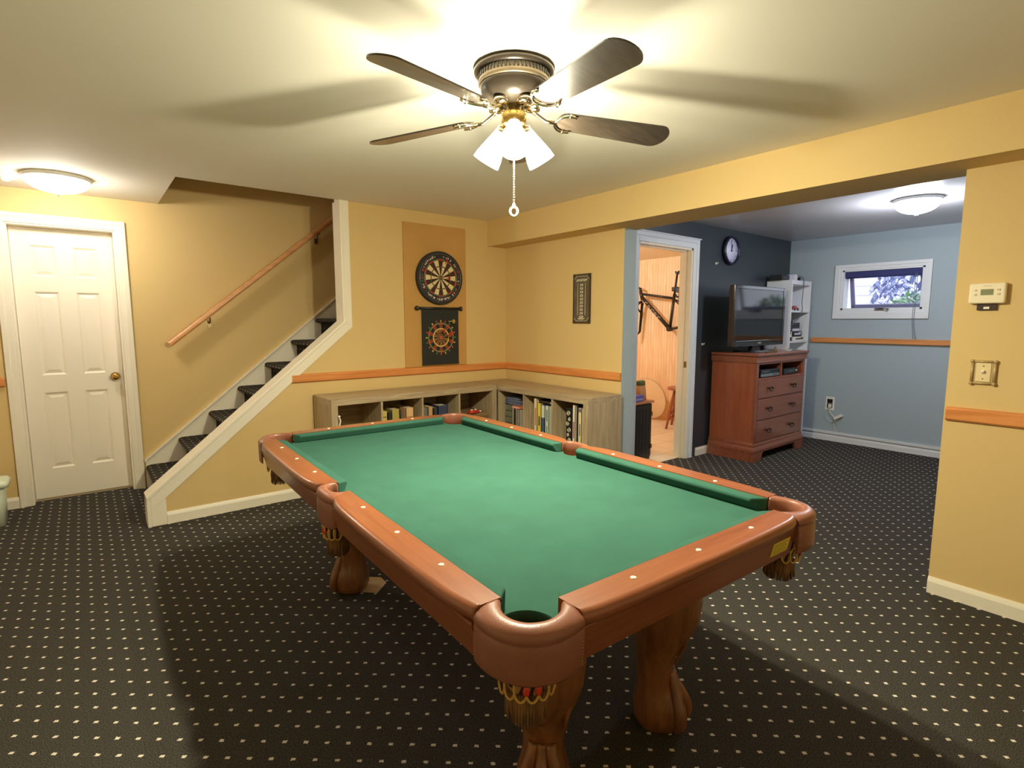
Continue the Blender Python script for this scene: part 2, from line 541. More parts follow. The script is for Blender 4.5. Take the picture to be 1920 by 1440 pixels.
def six_panel(x0, x1, z0, z1, yf, th):
    """leaf with six raised panels, front at yf facing -y"""
    mb = MB(); W = x1 - x0; Hh = z1 - z0
    st = .105; mid = .10; pw = (W - 2 * st - mid) / 2
    cols = [(x0 + st, x0 + st + pw), (x1 - st - pw, x1 - st)]
    rows = [(z0 + .22, z0 + .80), (z0 + .93, z0 + 1.545), (z0 + 1.655, z0 + 1.88)]
    mb.box(x0, x1, yf + .012, yf + th, z0, z1)
    # stiles and rails in front of the recess
    xs = [x0, cols[0][0], cols[0][1], cols[1][0], cols[1][1], x1]
    for i in (0, 2, 4):
        mb.box(xs[i], xs[i + 1], yf, yf + .013, z0, z1)
    zs = [z0, rows[0][0], rows[0][1], rows[1][0], rows[1][1], rows[2][0], rows[2][1], z1]
    for i in (0, 2, 4, 6):
        for cx in cols:
            mb.box(cx[0], cx[1], yf, yf + .013, zs[i], zs[i + 1])
    for cx in cols:
        for rz in rows:
            a, b2, c2, d2 = cx[0], cx[1], rz[0], rz[1]
            def fr(i0, ya, i1, yb):
                A = [(a + i0, ya, c2 + i0), (b2 - i0, ya, c2 + i0), (b2 - i0, ya, d2 - i0), (a + i0, ya, d2 - i0)]
                B = [(a + i1, yb, c2 + i1), (b2 - i1, yb, c2 + i1), (b2 - i1, yb, d2 - i1), (a + i1, yb, d2 - i1)]
                mb.add(A + B, [(0, 1, 5, 4), (1, 2, 6, 5), (2, 3, 7, 6), (3, 0, 4, 7)])
            fr(0, yf, .014, yf + .0115); fr(.014, yf + .0115, .040, yf + .003)
            mb.add([(a + .04, yf + .003, c2 + .04), (b2 - .04, yf + .003, c2 + .04), (b2 - .04, yf + .003, d2 - .04), (a + .04, yf + .003, d2 - .04)], [(0, 1, 2, 3)])
    return mb
at_door(six_panel(DX0 + .014, DX1 - .014, .018, DZ - .014, D + .095, .035)).build('door_leaf', DOORW, dr)
mb = MB(); mb.lathe([(.030, 0), (.032, -.006), (.013, -.012), (.011, -.03), (.024, -.04), (.028, -.052), (.024, -.064), (.010, -.069)][::-1], (-3.05, D + .095, .915), 24, 'Y')
tag(at_door(mb).build('door_knob', BRASS, dr), 'shiny brass door knob')
# ---- doorway to the pine room (door_2, leaf swung out of sight)
d2 = thing('door_2', 'white cased doorway in the charcoal wall, opening into pine room', 'door', (OX0, DY, 0)); d2['kind'] = 'structure'
mb = MB(); casing(mb, OX0, OX1, OZ, DY, w=.085, t=.02)
mb.box(OX0 - .1, OX1 + .1, DY - .03, DY, OZ + .083, OZ + .094)
mb.xf(Matrix.Translation((-OX0, -DY, 0))).build('door_casing', COOLWHITE, d2, bevel=.003)
mb = MB(); mb.box(OX0, OX0 + .018, DY - .002, DY + .125, 0, OZ); mb.box(OX1 - .018, OX1, DY - .002, DY + .125, 0, OZ); mb.box(OX0, OX1, DY - .002, DY + .125, OZ - .018, OZ)
mb.box(OX1 - .03, OX1 - .018, DY + .045, DY + .08, 0, OZ - .018); mb.box(OX0 + .018, OX0 + .03, DY + .045, DY + .08, 0, OZ - .018); mb.box(OX0 + .018, OX1 - .018, DY + .045, DY + .08, OZ - .03, OZ - .018)
mb.xf(Matrix.Translation((-OX0, -DY, 0))).build('door_jamb', WHITE, d2)
mb = MB(); mb.box(OX1 - .021, OX1 - .017, DY + .015, DY + .04, .90, .96)
mb.xf(Matrix.Translation((-OX0, -DY, 0))).build('strike_plate', STEEL, d2)

# ---- window_1 (awning sash, shade, crank)
wn = thing('window_1', 'small white awning window high on the blue wall', 'window', (XB, WY0, WZ0)); wn['kind'] = 'structure'
W0 = Matrix.Translation((-XB, -WY0, -WZ0))
SHADE = mat('navy_roller_shade', (52, 56, 110), 0.8)
mb = MB()
o0, o1, q0, q1 = -2.535, -1.66, 1.373, 1.955
for a, tt in ((0, .012), (.03, .02)):
    mb.box(XB - tt, XB, o0 + 0, WY0 - a * .9, q0, q1); mb.box(XB - tt, XB, WY1 + a * .9, o1, q0, q1)
    mb.box(XB - tt, XB, WY0 - a, WY1 + a, WZ1 + a * .9, q1); mb.box(XB - tt, XB, WY0 - a, WY1 + a, q0, WZ0 - a * .9)
mb.xf(W0).build('window_trim', COOLWHITE, wn, bevel=.003)
mb = MB()
mb.box(XB - .005, XB + .12, WY0, WY0 + .02, WZ0, WZ1); mb.box(XB - .005, XB + .12, WY1 - .02, WY1, WZ0, WZ1)
mb.box(XB - .005, XB + .12, WY0, WY1, WZ0, WZ0 + .018); mb.box(XB - .005, XB + .12, WY0, WY1, WZ1 - .015, WZ1)
mb.xf(W0).build('window_jamb', COOLWHITE, wn)
# sash hinged at the top and pushed out
hx, hz = XB + .09, WZ1 - .02; ang = math.radians(17)
def sash_pt(y, d, k):   # d down the sash, k outward thickness
    return (hx + math.sin(ang) * d + math.cos(ang) * k, y, hz - math.cos(ang) * d + math.sin(ang) * k)
def sash_box(mb, ya, yb, da, db, ka=0., kb=.03):
    mb.hexa([sash_pt(y, d, k) for y in (ya, yb) for d in (da, db) for k in (ka, kb)])
mb = MB(); ya, yb = WY0 + .03, WY1 - .03; L = .40
sash_box(mb, ya, ya + .035, 0, L); sash_box(mb, yb - .035, yb, 0, L); sash_box(mb, ya, yb, 0, .035); sash_box(mb, ya, yb, L - .035, L)
sash = mb.xf(W0).build('window_sash', mat('grey_sash', (112, 108, 140), .5), wn)
mb = MB(); sash_box(mb, ya + .03, yb - .03, .03, L - .03, .012, .016)
mb.xf(W0).build('pane', glass_mat(), sash)
mb = MB(); mb.box(XB + .012, XB + .055, WY0 + .021, WY1 - .021, WZ1 - .075, WZ1 - .016); mb.lathe([(.018, 0), (.018, WY1 - WY0 - .05)], (XB + .036, WY0 + .025, WZ1 - .07), 16, 'Y')
mb.xf(W0).build('roller_shade', SHADE, wn)
mb = MB(); mb.box(XB - .03, XB - .002, -2.15, -2.07, WZ0 - .006, WZ0 + .018); mb.tube([(XB - .03, -2.10, WZ0 + .01), (XB - .05, -2.13, WZ0 + .016), (XB - .05, -2.19, WZ0 + .004)], .006, 8); mb.sphere((XB - .052, -2.195, WZ0 + .002), .011)
mb.xf(W0).build('window_crank', mat('crank_metal', (120, 118, 122), .4, .6), wn)
mb = MB(); mb.tube([(XB - .025, -2.405, WZ1 - .07), (XB - .026, -2.407, 1.35), (XB - .028, -2.42, 1.24), (XB - .032, -2.43, 1.17)], .0025, 6); mb.tube([(XB - .025, -2.42, WZ1 - .07), (XB - .026, -2.421, 1.33), (XB - .03, -2.44, 1.22), (XB - .033, -2.455, 1.168)], .0025, 6)
mb.xf(W0).build('pull_cord', mat('shade_cord', (120, 125, 130), .8), wn)

# ------------------------------------------------------------------ staircase
st = thing('staircase', 'carpeted staircase rising behind the sloped white knee wall', 'stairs', (-2.885, .13, 0))
R0, RI, TR = .19, .1975, .2345
for k in range(12):
    x = k * TR; z = R0 + RI * k
    ya, yb = 0.008, D - .018 - .13
    mb = MB()
    nose = [(x + .035, z - RI), (x + .035, z - .045)]
    for a in range(9):
        t_ = -PI / 2 - PI * a / 8
        nose.append((x + .012 + .024 * math.cos(t_) * 1.3, z - .022 + .022 * math.sin(t_)))
    nose += [(x + TR + .04, z), (x + TR + .04, z - RI)]
    mb.prism(nose, ya, yb, 'Y', 0, True)
    mb.build('stair_step', CARPET, st)

# handrail on the hall wall
hr = thing('handrail', 'sloping wooden handrail on brackets above the stairs', 'handrail', (-2.687, D - .065, 1.163))
p0 = Vector((0, 0, 0)); p1 = Vector((1.36 * 1.55, 0, 1.125 * 1.55))
dirv = (p1 - p0).normalized(); nv = Vector((0, 1, 0)); uv = nv.cross(dirv) * -1
if uv.z < 0: uv = -uv
prof = [(-.019, -.022), (.019, -.022), (.024, -.008), (.024, .008), (.016, .021), (-.016, .021), (-.024, .008), (-.024, -.008)]
mb = MB(); mb.loft([[tuple(p + nv * a + uv * b) for a, b in prof] for p in (p0, p1)], True, True, 0, False)
mb.build('rail', HANDW, hr, bevel=.003)
for s in (.30, 1.18 / .96, 2.2 / .96):
    c_ = p0 + Vector((s, 0, s * 1.125 / 1.36))
    mb = MB()
    mb.tube([c_ + Vector((0, 0, -.022)), c_ + Vector((.002, .002, -.05)), c_ + Vector((.004, .03, -.075)), c_ + Vector((.004, .063, -.082))], .006, 8)
    mb.box(c_.x - .012, c_.x + .022, c_.y - .014, c_.y + .014, c_.z - .03, c_.z - .022)
    mb.lathe([(.018, .060), (.018, .0648)], (c_.x + .004, c_.y, c_.z - .09), 14, 'Y')
    mb.box(c_.x - .008, c_.x + .016, c_.y + .058, c_.y + .0648, c_.z - .115, c_.z - .06)
    tag(mb.build('bracket', STEEL, hr), 'dull metal rail bracket')

# pale bin at the left edge
bn = thing('waste_bin', 'pale tapered bin with a rounded lip, at left edge beside the door casing', 'bin', (-3.86, .70, 0))
mb = MB()
BINM = mat('pale_green_white_plastic', (214, 222, 200), .4)
def rrect(hx, hy, r, z, n=5):
    out = []
    for cx, cy, a0 in ((hx - r, hy - r, 0), (-hx + r, hy - r, PI / 2), (-hx + r, -hy + r, PI), (hx - r, -hy + r, 1.5 * PI)):
        for k in range(n):
            a = a0 + PI / 2 * k / (n - 1)
            out.append((cx + r * math.cos(a), cy + r * math.sin(a), z))
    return out
mb.loft([rrect(.14, .085, .03, 0), rrect(.15, .095, .03, .26)], True, True)
mb.build('bin_body', BINM, bn)
mb = MB(); mb.loft([rrect(.15, .095, .03, .262), rrect(.172, .112, .03, .262), rrect(.174, .114, .03, .285), rrect(.160, .10, .03, .302), rrect(.12, .07, .03, .308)], True, True)
mb.build('bin_lid', BINM, bn)

# ------------------------------------------------------------------ ceiling lights
def dome_light(name, label, x, y, r, depth, tint, power, glow, rim_m, z=H):
    t = thing(name, label, 'ceiling light', (x, y, z), 0, 'dome ceiling lights')
    mb = MB(); mb.lathe([(r * 1.06, 0), (r * 1.08, -.006), (r * 1.07, -.018), (r * 1.02, -.024), (r * .97, -.022)], n=48)
    mb.build('lamp_rim', rim_m, t)
    mb = MB(); pr = []
    for k in range(10):
        a = PI / 2 * k / 9
        pr.append((max(.002, r * math.cos(a)), -.028 - depth * math.sin(a)))
    mb.lathe(pr, n=48, caps=False)
    mb.build('lamp_shade', lamp_glass(name + '_glass', tint, glow, .5), t)
    mb = MB(); mb.lathe([(.012, -.028 - depth - .002), (.014, -.028 - depth - .008), (.005, -.028 - depth - .018)], n=12)
    mb.build('finial', rim_m, t)
    ld = bpy.data.lights.new(name + '_bulb', 'POINT'); ld.energy = power; ld.color = tint; ld.shadow_soft_size = .06
    lo = bpy.data.objects.new(name + '_bulb', ld); COL.objects.link(lo); lo.parent = t; lo.location = (0, 0, -.028 - depth * .65)
    return t
WARM = (1.0, .93, .67); HALLC = (1.0, .94, .84); COOL = (.86, .90, 1.0)
dome_light('hall_ceiling_light', 'flush white dome ceiling light above the hall door', -3.287, .47, .165, .075, HALLC, P_HALL, 6.0, WPLASTIC)
dome_light('far_ceiling_light', 'flush white dome ceiling light in the blue room', 1.80, -2.78, .145, .085, COOL, P_FAR, 7.0, COOLWHITE)
dome_light('pine_room_ceiling_light', 'dome ceiling light inside the pine panelled room', 1.5, .6, .14, .08, (1, .95, .86), P_PINE, 5.0, WPLASTIC, 2.2)
sm = thing('smoke_detector', 'round white smoke detector on ceiling left of the hall dome light', 'smoke detector', (-3.55, .57, H))
MB().lathe([(.065, 0), (.066, -.012), (.058, -.028), (.045, -.036)][::1], n=32).build('detector_body', WPLASTIC, sm)
MB().lathe([(.032, -.0355), (.030, -.044), (.01, -.047)], n=24).build('detector_grille', WPLASTIC, sm)

# ------------------------------------------------------------------ ceiling fan
FX, FY = -1.914, -2.515
fan = thing('ceiling_fan', 'five blade dark ceiling fan with three lit shades and pull chain', 'ceiling fan', (FX, FY, H))
FANB = mat('bronze_motor', (66, 58, 50), .28, .25)
FANBAND = mat('pewter_vent_band', (128, 114, 92), .4, .4)
BLADE = mat('dark_walnut_blade', (58, 50, 42), .32, var=.25, vscale=8, coat=.5, stretch=(1, 8, 8))
def zz(z): return z - H
mb = MB(); mb.lathe([(.140, 0), (.149, zz(2.262)), (.147, zz(2.252)), (.130, zz(2.246))], n=48)
mb.build('ceiling_plate', FANB, fan)
mb = MB(); mb.lathe([(.128, zz(2.252)), (.131, zz(2.248)), (.131, zz(2.228)), (.133, zz(2.224)), (.133, zz(2.214)), (.128, zz(2.210))], n=48)
for k in range(56):
    a = 2 * PI * k / 56
    mb.bar((.1315 * math.cos(a), .1315 * math.sin(a), zz(2.230)), (.1315 * math.cos(a), .1315 * math.sin(a), zz(2.246)), .006, .004, 1, (math.cos(a), math.sin(a), 0))
mb.build('vent_band', [FANBAND, BLACK], fan)
mb = MB(); mb.lathe([(.126, zz(2.214)), (.127, zz(2.204)), (.120, zz(2.180)), (.104, zz(2.160)), (.082, zz(2.148)), (.05, zz(2.144))], n=48)
mb.build('motor_housing', FANB, fan)
mb = MB(); mb.lathe([(.034, zz(2.147)), (.033, zz(2.120)), (.045, zz(2.118)), (.047, zz(2.112)), (.046, zz(2.085)), (.040, zz(2.074)), (.018, zz(2.066))], n=32)
mb.build('switch_housing', mat('antique_brass', (190, 160, 95), .25, 1.0), fan)
# blades with their irons
R_IN, R_OUT = .168, .635
phi = math.radians(13)
for k, (adeg, dz_in, dz_out) in enumerate(((-168, 2.108, 2.098), (-97.5, 2.108, 2.096), (-24, 2.106, 2.082), (47, 2.112, 2.124), (119, 2.106, 2.084))):
    a = math.radians(adeg)
    rad = Vector((math.cos(a), math.sin(a), 0)); tan = Vector((-math.sin(a), math.cos(a), 0))
    wv = tan * math.cos(phi) - Vector((0, 0, 1)) * math.sin(phi)
    nrm = rad.cross(wv).normalized()
    if nrm.z < 0: nrm = -nrm
    out = []
    for i in range(9):      # inner rounded end
        t_ = PI / 2 + PI * i / 8
        out.append((R_IN + .03 + .03 * math.cos(t_), .052 * math.sin(t_)))
    n_ = 12
    for i in range(n_ + 1):  # tip
        t_ = -PI / 2 + PI * i / n_
        out.append((R_OUT - .05 + .05 * math.cos(t_), .067 * math.sin(t_)))
    def bp(r, w_, th):
        f_ = (r - R_IN) / (R_OUT - R_IN)
        return tuple(rad * r + wv * w_ + Vector((0, 0, zz(dz_in + (dz_out - dz_in) * f_))) + nrm * th)
    mb = MB(); n_ = len(out)
    top = [bp(r, w_, .003) for r, w_ in out]; bot = [bp(r, w_, -.003) for r, w_ in out]
    mb.loft([bot, top], True, True, 0, False)
    bl = mb.build('fan_blade', BLADE, fan)
    mb = MB()
    mb.tube([tuple(rad * .055 + Vector((0, 0, zz(2.140)))), tuple(rad * .085 + Vector((0, 0, zz(2.126)))), bp(.125, 0, -.006), bp(R_IN - .004, 0, -.008)], [.010, .009, .008, .009], 10)
    arc = [bp(R_IN + .045 - .052 * math.cos(t_), .050 * math.sin(t_), -.0085) for t_ in [PI * (-.62 + 1.24 * i / 16) for i in range(17)]]
    mb.tube(arc, .0055, 8)
    mb.lathe([(.030, zz(2.150)), (.028, zz(2.134)), (.014, zz(2.130))], tuple(rad * .072), 16)
    for i in (2, 8, 14):
        mb.sphere(arc[i], .008, 10, 6)
    tag(mb.build('blade_iron', CHROME, bl), 'polished curved blade iron')
# light kit
SHG = lamp_glass('fan_shade_glass', (1.0, .93, .78), 4.0, .23)
for k, adeg in enumerate((111.5, -8.5, -128.5)):
    a = math.radians(adeg)
    rad = Vector((math.cos(a), math.sin(a), 0))
    tilt = math.radians(36)
    ax = (rad * math.sin(tilt) - Vector((0, 0, 1)) * math.cos(tilt)).normalized()
    side = Vector((-math.sin(a), math.cos(a), 0)); up2 = ax.cross(side).normalized()
    top = rad * .050 + Vector((0, 0, zz(2.062)))
    m4 = Matrix.Translation(top) @ Matrix(((side.x, up2.x, ax.x), (side.y, up2.y, ax.y), (side.z, up2.z, ax.z))).to_4x4()
    mb = MB()
    mb.lathe([(.024, 0), (.028, .018), (.034, .04), (.042, .07), (.050, .10), (.054, .128)], n=28, caps=False)
    shp = mb.xf(m4).build('lamp_shade', SHG, fan)
    mb = MB(); mb.lathe([(.010, -.018), (.022, -.012), (.025, 0), (.025, .012)], n=20)
    mb.xf(m4); mb.tube([tuple(rad * .020 + Vector((0, 0, zz(2.085)))), tuple(rad * .040 + Vector((0, 0, zz(2.082)))), tuple(top - ax * .012)], .007, 8)
    mb.build('shade_fitter', CHROME, shp)
    mb = MB(); mb.sphere((0, 0, .07), .022, 16, 10, 0, (1, 1, 1.25))
    mb.xf(m4).build('bulb', lamp_glass('bulb_glass_%d' % k, (1.0, .93, .78), 14.0, .5), shp)
    ld = bpy.data.lights.new('fan_bulb_light', 'POINT'); ld.energy = P_FAN; ld.color = WARM; ld.shadow_soft_size = .03
    lo = bpy.data.objects.new('fan_bulb_light', ld); COL.objects.link(lo); lo.parent = fan; lo.location = top + ax * .102
ch = MB(); ch.tube([(0, 0, zz(2.07)), (0, 0, zz(1.785))], .0022, 8)
for k in range(28): ch.sphere((0, 0, zz(1.795 + k * .0095)), .0034, 8, 5)
ch = ch.build('pull_chain', mat('bead_chain', (225, 215, 190), .2, .8), fan)
mb = MB()
mb.tube([(.014 * math.cos(t_) * .78, -.014 * math.cos(t_) * .62, zz(1.763) + .017 * math.sin(t_)) for t_ in [2 * PI * i / 20 for i in range(20)]], .0045, 8, loop=True)
mb.lathe([(.004, zz(1.780)), (.007, zz(1.786)), (.003, zz(1.794))], n=10)
mb.build('chain_ring', mat('clear_white_ring', (235, 225, 200), .15), ch)

# ------------------------------------------------------------------ things on the dart wall
bp_ = MB().box(-1.088, -.467, -.012, -.001, .954, 2.171).build('backing_board', mat('tan_fibreboard', (196, 150, 84), .85, var=.06, vscale=3, bump=.08, bscale=70), None)
tag(bp_, 'tall tan backing board on the yellow wall behind both dart targets', 'board')
DCX, DCZ, DR_ = -.757, 1.722, .2275
db = thing('dartboard', 'round bristle dartboard with cream and brown wedges on the tan board', 'dartboard', (DCX, -.014, DCZ))
DBK = mat('dart_black', (38, 40, 42), .7); DBC = mat('dart_cream', (222, 200, 150), .8); DBB = mat('dart_brown', (62, 40, 26), .8)
DBR = mat('dart_red', (178, 60, 48), .8); DBG = mat('dart_green', (60, 96, 62), .8); DBP = mat('dart_pink_white', (214, 190, 186), .7); DWI = mat('dart_wire', (190, 180, 160), .3, .9)
MB().lathe([(DR_ * .98, 0), (DR_, -.004), (DR_, -.036), (DR_ * .985, -.040)], n=64, axis='Z', mat3=Matrix(((1, 0, 0), (0, 0, 1), (0, 1, 0)))).build('board_body', DBK, db)
def ring_sector(mb, r0, r1, a0, a1, y, mi, n=4):
    v = []; 
    for i in range(n + 1):
        a = a0 + (a1 - a0) * i / n
        v += [(r0 * math.sin(a), y, r0 * math.cos(a)), (r1 * math.sin(a), y, r1 * math.cos(a))]
    mb.add(v, [(2 * i, 2 * i + 1, 2 * i + 3, 2 * i + 2) for i in range(n)], mi)
mb = MB(); yf = -.0412
for k in range(20):
    a0 = (k - .5) * PI / 10; a1 = a0 + PI / 10
    m1, m2 = (1, 3) if k % 2 else (0, 2)   # singles, rings
    ring_sector(mb, .020, .092, a0, a1, yf, 1 if k % 2 == 0 else 0)
    ring_sector(mb, .092, .101, a0, a1, yf, 1)
    ring_sector(mb, .101, .150, a0, a1, yf, 1 if k % 2 == 0 else 0)
    ring_sector(mb, .150, .160, a0, a1, yf, 2 if k % 2 == 0 else 3)
ring_sector(mb, .0, .009, 0, 2 * PI, yf, 2, 20); ring_sector(mb, .009, .020, 0, 2 * PI, yf, 3, 20)
mb.build('scoring_face', [DBC, DBB, DBR, DBG], db)
mb = MB()
for r in (.162, .205, .098, .021):
    mb.tube([(r * math.cos(2 * PI * i / 64), yf - .001, r * math.sin(2 * PI * i / 64)) for i in range(64)], .0011, 6, loop=True)
for k in range(20):
    a = (k - .5) * PI / 10
    mb.tube([(.02 * math.sin(a), yf - .001, .02 * math.cos(a)), (.162 * math.sin(a), yf - .001, .162 * math.cos(a))], .0007, 5)
mb.build('spider_wire', DWI, db)
mb = MB()   # worn, unreadable print around the rim
for k in range(74):
    a = 2 * PI * k / 74 + rnd.uniform(-.02, .02)
    if rnd.random() < .22: continue
    top = math.cos(a) > .55 or math.cos(a) < -.75
    r = .184 + rnd.uniform(-.003, .003); hgt = rnd.uniform(.012, .022); wd = rnd.uniform(.005, .011)
    mi = 0 if (top or rnd.random() < .3) else (1 if rnd.random() < .55 else 2)
    ring_sector(mb, r - hgt / 2, r + hgt / 2, a - wd / r / 2, a + wd / r / 2, yf - .0004 * (1 + (k % 3)), mi, 1)
    if rnd.random() < .6: ring_sector(mb, r + hgt * .2, r + hgt * .5, a - .02, a + .022, yf - .0003, mi, 1)
tag(mb.build('rim_print', [DBP, DBR, DBG], db), kind='stuff')
def dart(ax, az, dx, dz, nm, label, grp=None):
    t = thing(nm, label, 'dart', (DCX + ax, -.056, DCZ + az), 0, 'darts in the round dartboard')
    tip = Vector((0, 0, 0)); e = Vector((dx, -.11, dz))
    m_ = e * .35
    MB().tube([tip, tip + e * .2], .0012, 6).build('dart_point', DWI, t)
    MB().tube([e * .2, e * .28, e * .5, e * .58], [.002, .0036, .0036, .002], 8).build('dart_barrel', BRASS, t)
    mb = MB(); mb.tube([e * .58, e], .002, 6)
    for q in ((1, 0, 0), (0, 0, 1)):
        qv = Vector(q) * .018
        for s_ in (-1, 1):
            a_ = e * .74; b_ = e * .8 + qv * s_; c_ = e + qv * s_ * .8; d_ = e
            o_ = Vector((.0006, 0, .0006))
            mb.add([a_ - o_, b_ - o_, c_ - o_, d_ - o_, a_ + o_, b_ + o_, c_ + o_, d_ + o_], [(0, 1, 2, 3), (7, 6, 5, 4), (0, 4, 5, 1), (1, 5, 6, 2), (2, 6, 7, 3), (3, 7, 4, 0)])
    mb.build('dart_flight', DBR, t)
dart(.030, -.012, -.006, .004, 'dart', 'red flighted dart stuck beside the bullseye of the round dartboard')
dart(.004, .135, .0, .006, 'dart', 'red flighted dart stuck near the top of the round dartboard')

bn_ = thing('magnetic_dart_banner', 'black hanging dart target banner on a rod below the dartboard', 'banner', (-.752, -.022, 1.46))
BANM = mat('banner_black', (36, 38, 36), .8, bump=.06, bscale=200)
mb = MB(); N = 12
fr, bk = [], []
for z in (-.004, -.486):
    for i in range(N + 1):
        x = -.186 + .372 * i / N
        fr.append((x, -.012 - .002 * math.sin(i * 1.3), z))
rows = [fr[:N + 1], fr[N + 1:]]
v = rows[0] + rows[1]
mb.add(v, [(i, i + 1, N + 2 + i, N + 1 + i) for i in range(N)], 0, True)
mb.add([(x, y + .004, z) for x, y, z in v], [(N + 1 + i, N + 2 + i, i + 1, i) for i in range(N)], 0, True)
mb.box(-.187, .187, -.016, -.006, -.492, -.478)
mb.build('banner_cloth', BANM, bn_)
mb = MB(); mb.lathe([(.011, -.225), (.011, .208)], (0, -.010, 0), 14, 'X')
mb.build('hanging_rod', BLACK, bn_)
for x in (-.232, .212):
    mb = MB(); mb.sphere((x, -.012, 0), .020, 14, 8); mb.sphere((x, -.032, 0), .008, 10, 6, 1)
    mb.build('rod_knob', [BLACK, STEEL], bn_)
mb = MB(); mb.tube([(-.20, -.006, .008), (-.172, .002, .04), (-.148, .007, .070)], .0015, 5)
mb.build('hanging_string', mat('tan_string', (190, 160, 110), .9), bn_)
TG = mat('target_green', (96, 130, 70), .8); TY = mat('target_yellow', (212, 180, 96), .8); TRd = mat('target_red', (188, 84, 58), .8); TK = mat('target_black', (28, 28, 26), .8); TO = mat('target_rust', (128, 62, 40), .8)
mb = MB(); cz = -.255; yf2 = -.0155
def rs2(r0, r1, a0, a1, mi, n=3, dy=0):
    v = []
    for i in range(n + 1):
        a = a0 + (a1 - a0) * i / n
        v += [(r0 * math.sin(a), yf2 - dy, cz + r0 * math.cos(a)), (r1 * math.sin(a), yf2 - dy, cz + r1 * math.cos(a))]
    mb.add(v, [(2 * i, 2 * i + 1, 2 * i + 3, 2 * i + 2) for i in range(n)], mi)
for k in range(20):
    a0 = (k - .5) * PI / 10; a1 = a0 + PI / 10
    rs2(.008, .072, a0, a1, 3 if k % 2 else 4)
    rs2(.008, .072, a0 - .02, a0 + .02, 1, 1, .0003)
    rs2(.072, .083, a0, a1, 1)
    rs2(.083, .118, a0, a1, 3 if k % 2 else 4)
    rs2(.118, .131, a0, a1, 0 if k % 2 else 2)
    a = k * PI / 10
    rs2(.136, .153, a - .035, a + .035, (1, 2, 0)[k % 3], 1)
rs2(0, .014, 0, 2 * PI, 2, 16, .0005)
mb.build('printed_target', [TG, TY, TRd, TK, TO], bn_)
for k, (px, pz, lab) in enumerate(((.045, -.235, 'red magnetic dart stuck right of centre on the hanging banner'), (-.012, -.20, 'red magnetic dart stuck above centre on the hanging banner'), (.085, -.115, 'pale yellow magnetic dart stuck at upper right of the hanging banner'))):
    t = thing('magnetic_dart', lab, 'dart', (-.752 + px, -.0395, 1.46 + pz), 0, 'magnetic darts on the hanging banner')
    cm = TY if k == 2 else TRd
    MB().lathe([(.010, 0), (.011, -.004), (.006, -.010)][::-1], n=12, axis='Y').build('magnet_tip', DWI, t)
    MB().tube([(0, -.008, 0), (.002, -.03, .001), (.004, -.055, .002)], [.004, .006, .003], 8).build('dart_barrel', cm, t)
    mb = MB(); mb.box(-.014, .020, -.085, -.052, .001, .003); mb.box(.002, .004, -.085, -.052, -.016, .018)
    mb.build('dart_flight', cm, t)

# scoreboard on the corner wall (faces -x)
sb = thing('dart_scoreboard', 'narrow grey chalk scoreboard hanging on yellow wall right of corner', 'scoreboard', (0, -1.03, 1.532))
SBM = mat('slate_grey_brown', (96, 84, 66), .8, var=.2, vscale=14); SBF = mat('scoreboard_frame', (70, 54, 34), .6); CHALK = mat('chalk', (206, 194, 164), .9)
MB().box(-.014, -.001, -.09, .09, -.195, .195).build('board', SBM, sb)
mb = MB()
for s in (-1, 1):
    mb.box(-.018, -.002, s * .09 - .004, s * .09 + .004, -.197, .197); mb.box(-.018, -.002, -.09, .09, s * .195 - .004, s * .195 + .004)
    for q in (-1, 1):
        mb.box(-.0175, -.003, s * .083 - .012, s * .083 + .012, q * .187 - .013, q * .187 + .013)
mb.build('frame', SBF, sb)
mb = MB()
for k in range(10):
    z = .110 - k * .0285
    mb.box(-.0150, -.014, -.016, .016, z - .009, z + .009); mb.box(-.0155, -.0145, -.006, .006, z - .004, z + .004, 1)
for y in (-.042, .042): mb.box(-.0150, -.014, y - .002, y + .002, -.135, .125)
for k in range(9):
    y = .055 - k * .0135
    mb.bar((-.0148, y, .135 + .004 * (k % 3)), (-.0148, y - .008, .160 - .003 * (k % 2)), .001, .006, 0, (0, 1, 0))
    mb.box(-.0150, -.014, y - .006, y + .004, .146, .151)
for a in (-70, -35, 0, 35, 70):
    a_ = math.radians(a); mb.bar((-.0148, 0, -.172), (-.0148, .04 * math.sin(a_), -.172 + .034 * math.cos(a_)), .001, .008, 0, (0, 1, 0))
for q in (-1, 1):
    mb.box(-.0150, -.014, -.06, .06, q * .180 - .0015, q * .180 + .0015)
    for s in (-1, 1): mb.bar((-.0147, s * .06, q * .18), (-.0147, s * .082, q * .155), .001, .003, 0, (0, 1, 0))
mb.build('chalk_marks', [CHALK, SBF], sb)

# ------------------------------------------------------------------ thermostat, switch, outlet
th = thing('thermostat', 'white rectangular thermostat on the yellow wall at right', 'thermostat', (0, -3.572, 1.474))
MB().box(-.030, -.001, -.064, .064, -.046, .046).build('thermostat_body', mat('ivory_plastic', (238, 226, 196), .45), th, bevel=.008, seg=3)
MB().box(-.0312, -.030, -.022, .022, -.008, .018).build('display', mat('lcd_grey_green', (130, 132, 98), .3), th)
IVB = mat('ivory_button', (204, 190, 160), .5)
for z in (.015, -.004):
    MB().box(-.0325, -.030, -.045, -.035, z - .004, z + .004).build('button', IVB, th); MB().box(-.0325, -.030, .036, .044, z - .005, z + .003).build('button', IVB, th)
MB().box(-.0305, -.030, -.014, .014, .031, .034).build('name_strip', IVB, th)
mb = MB(); mb.box(-.012, -.001, -.034, .034, -.075, -.044); mb.box(-.014, -.011, -.010, .010, -.070, -.060, 1)
mb.build('mounting_plate', [mat('dark_plate', (60, 44, 34), .7), WPLASTIC], th)
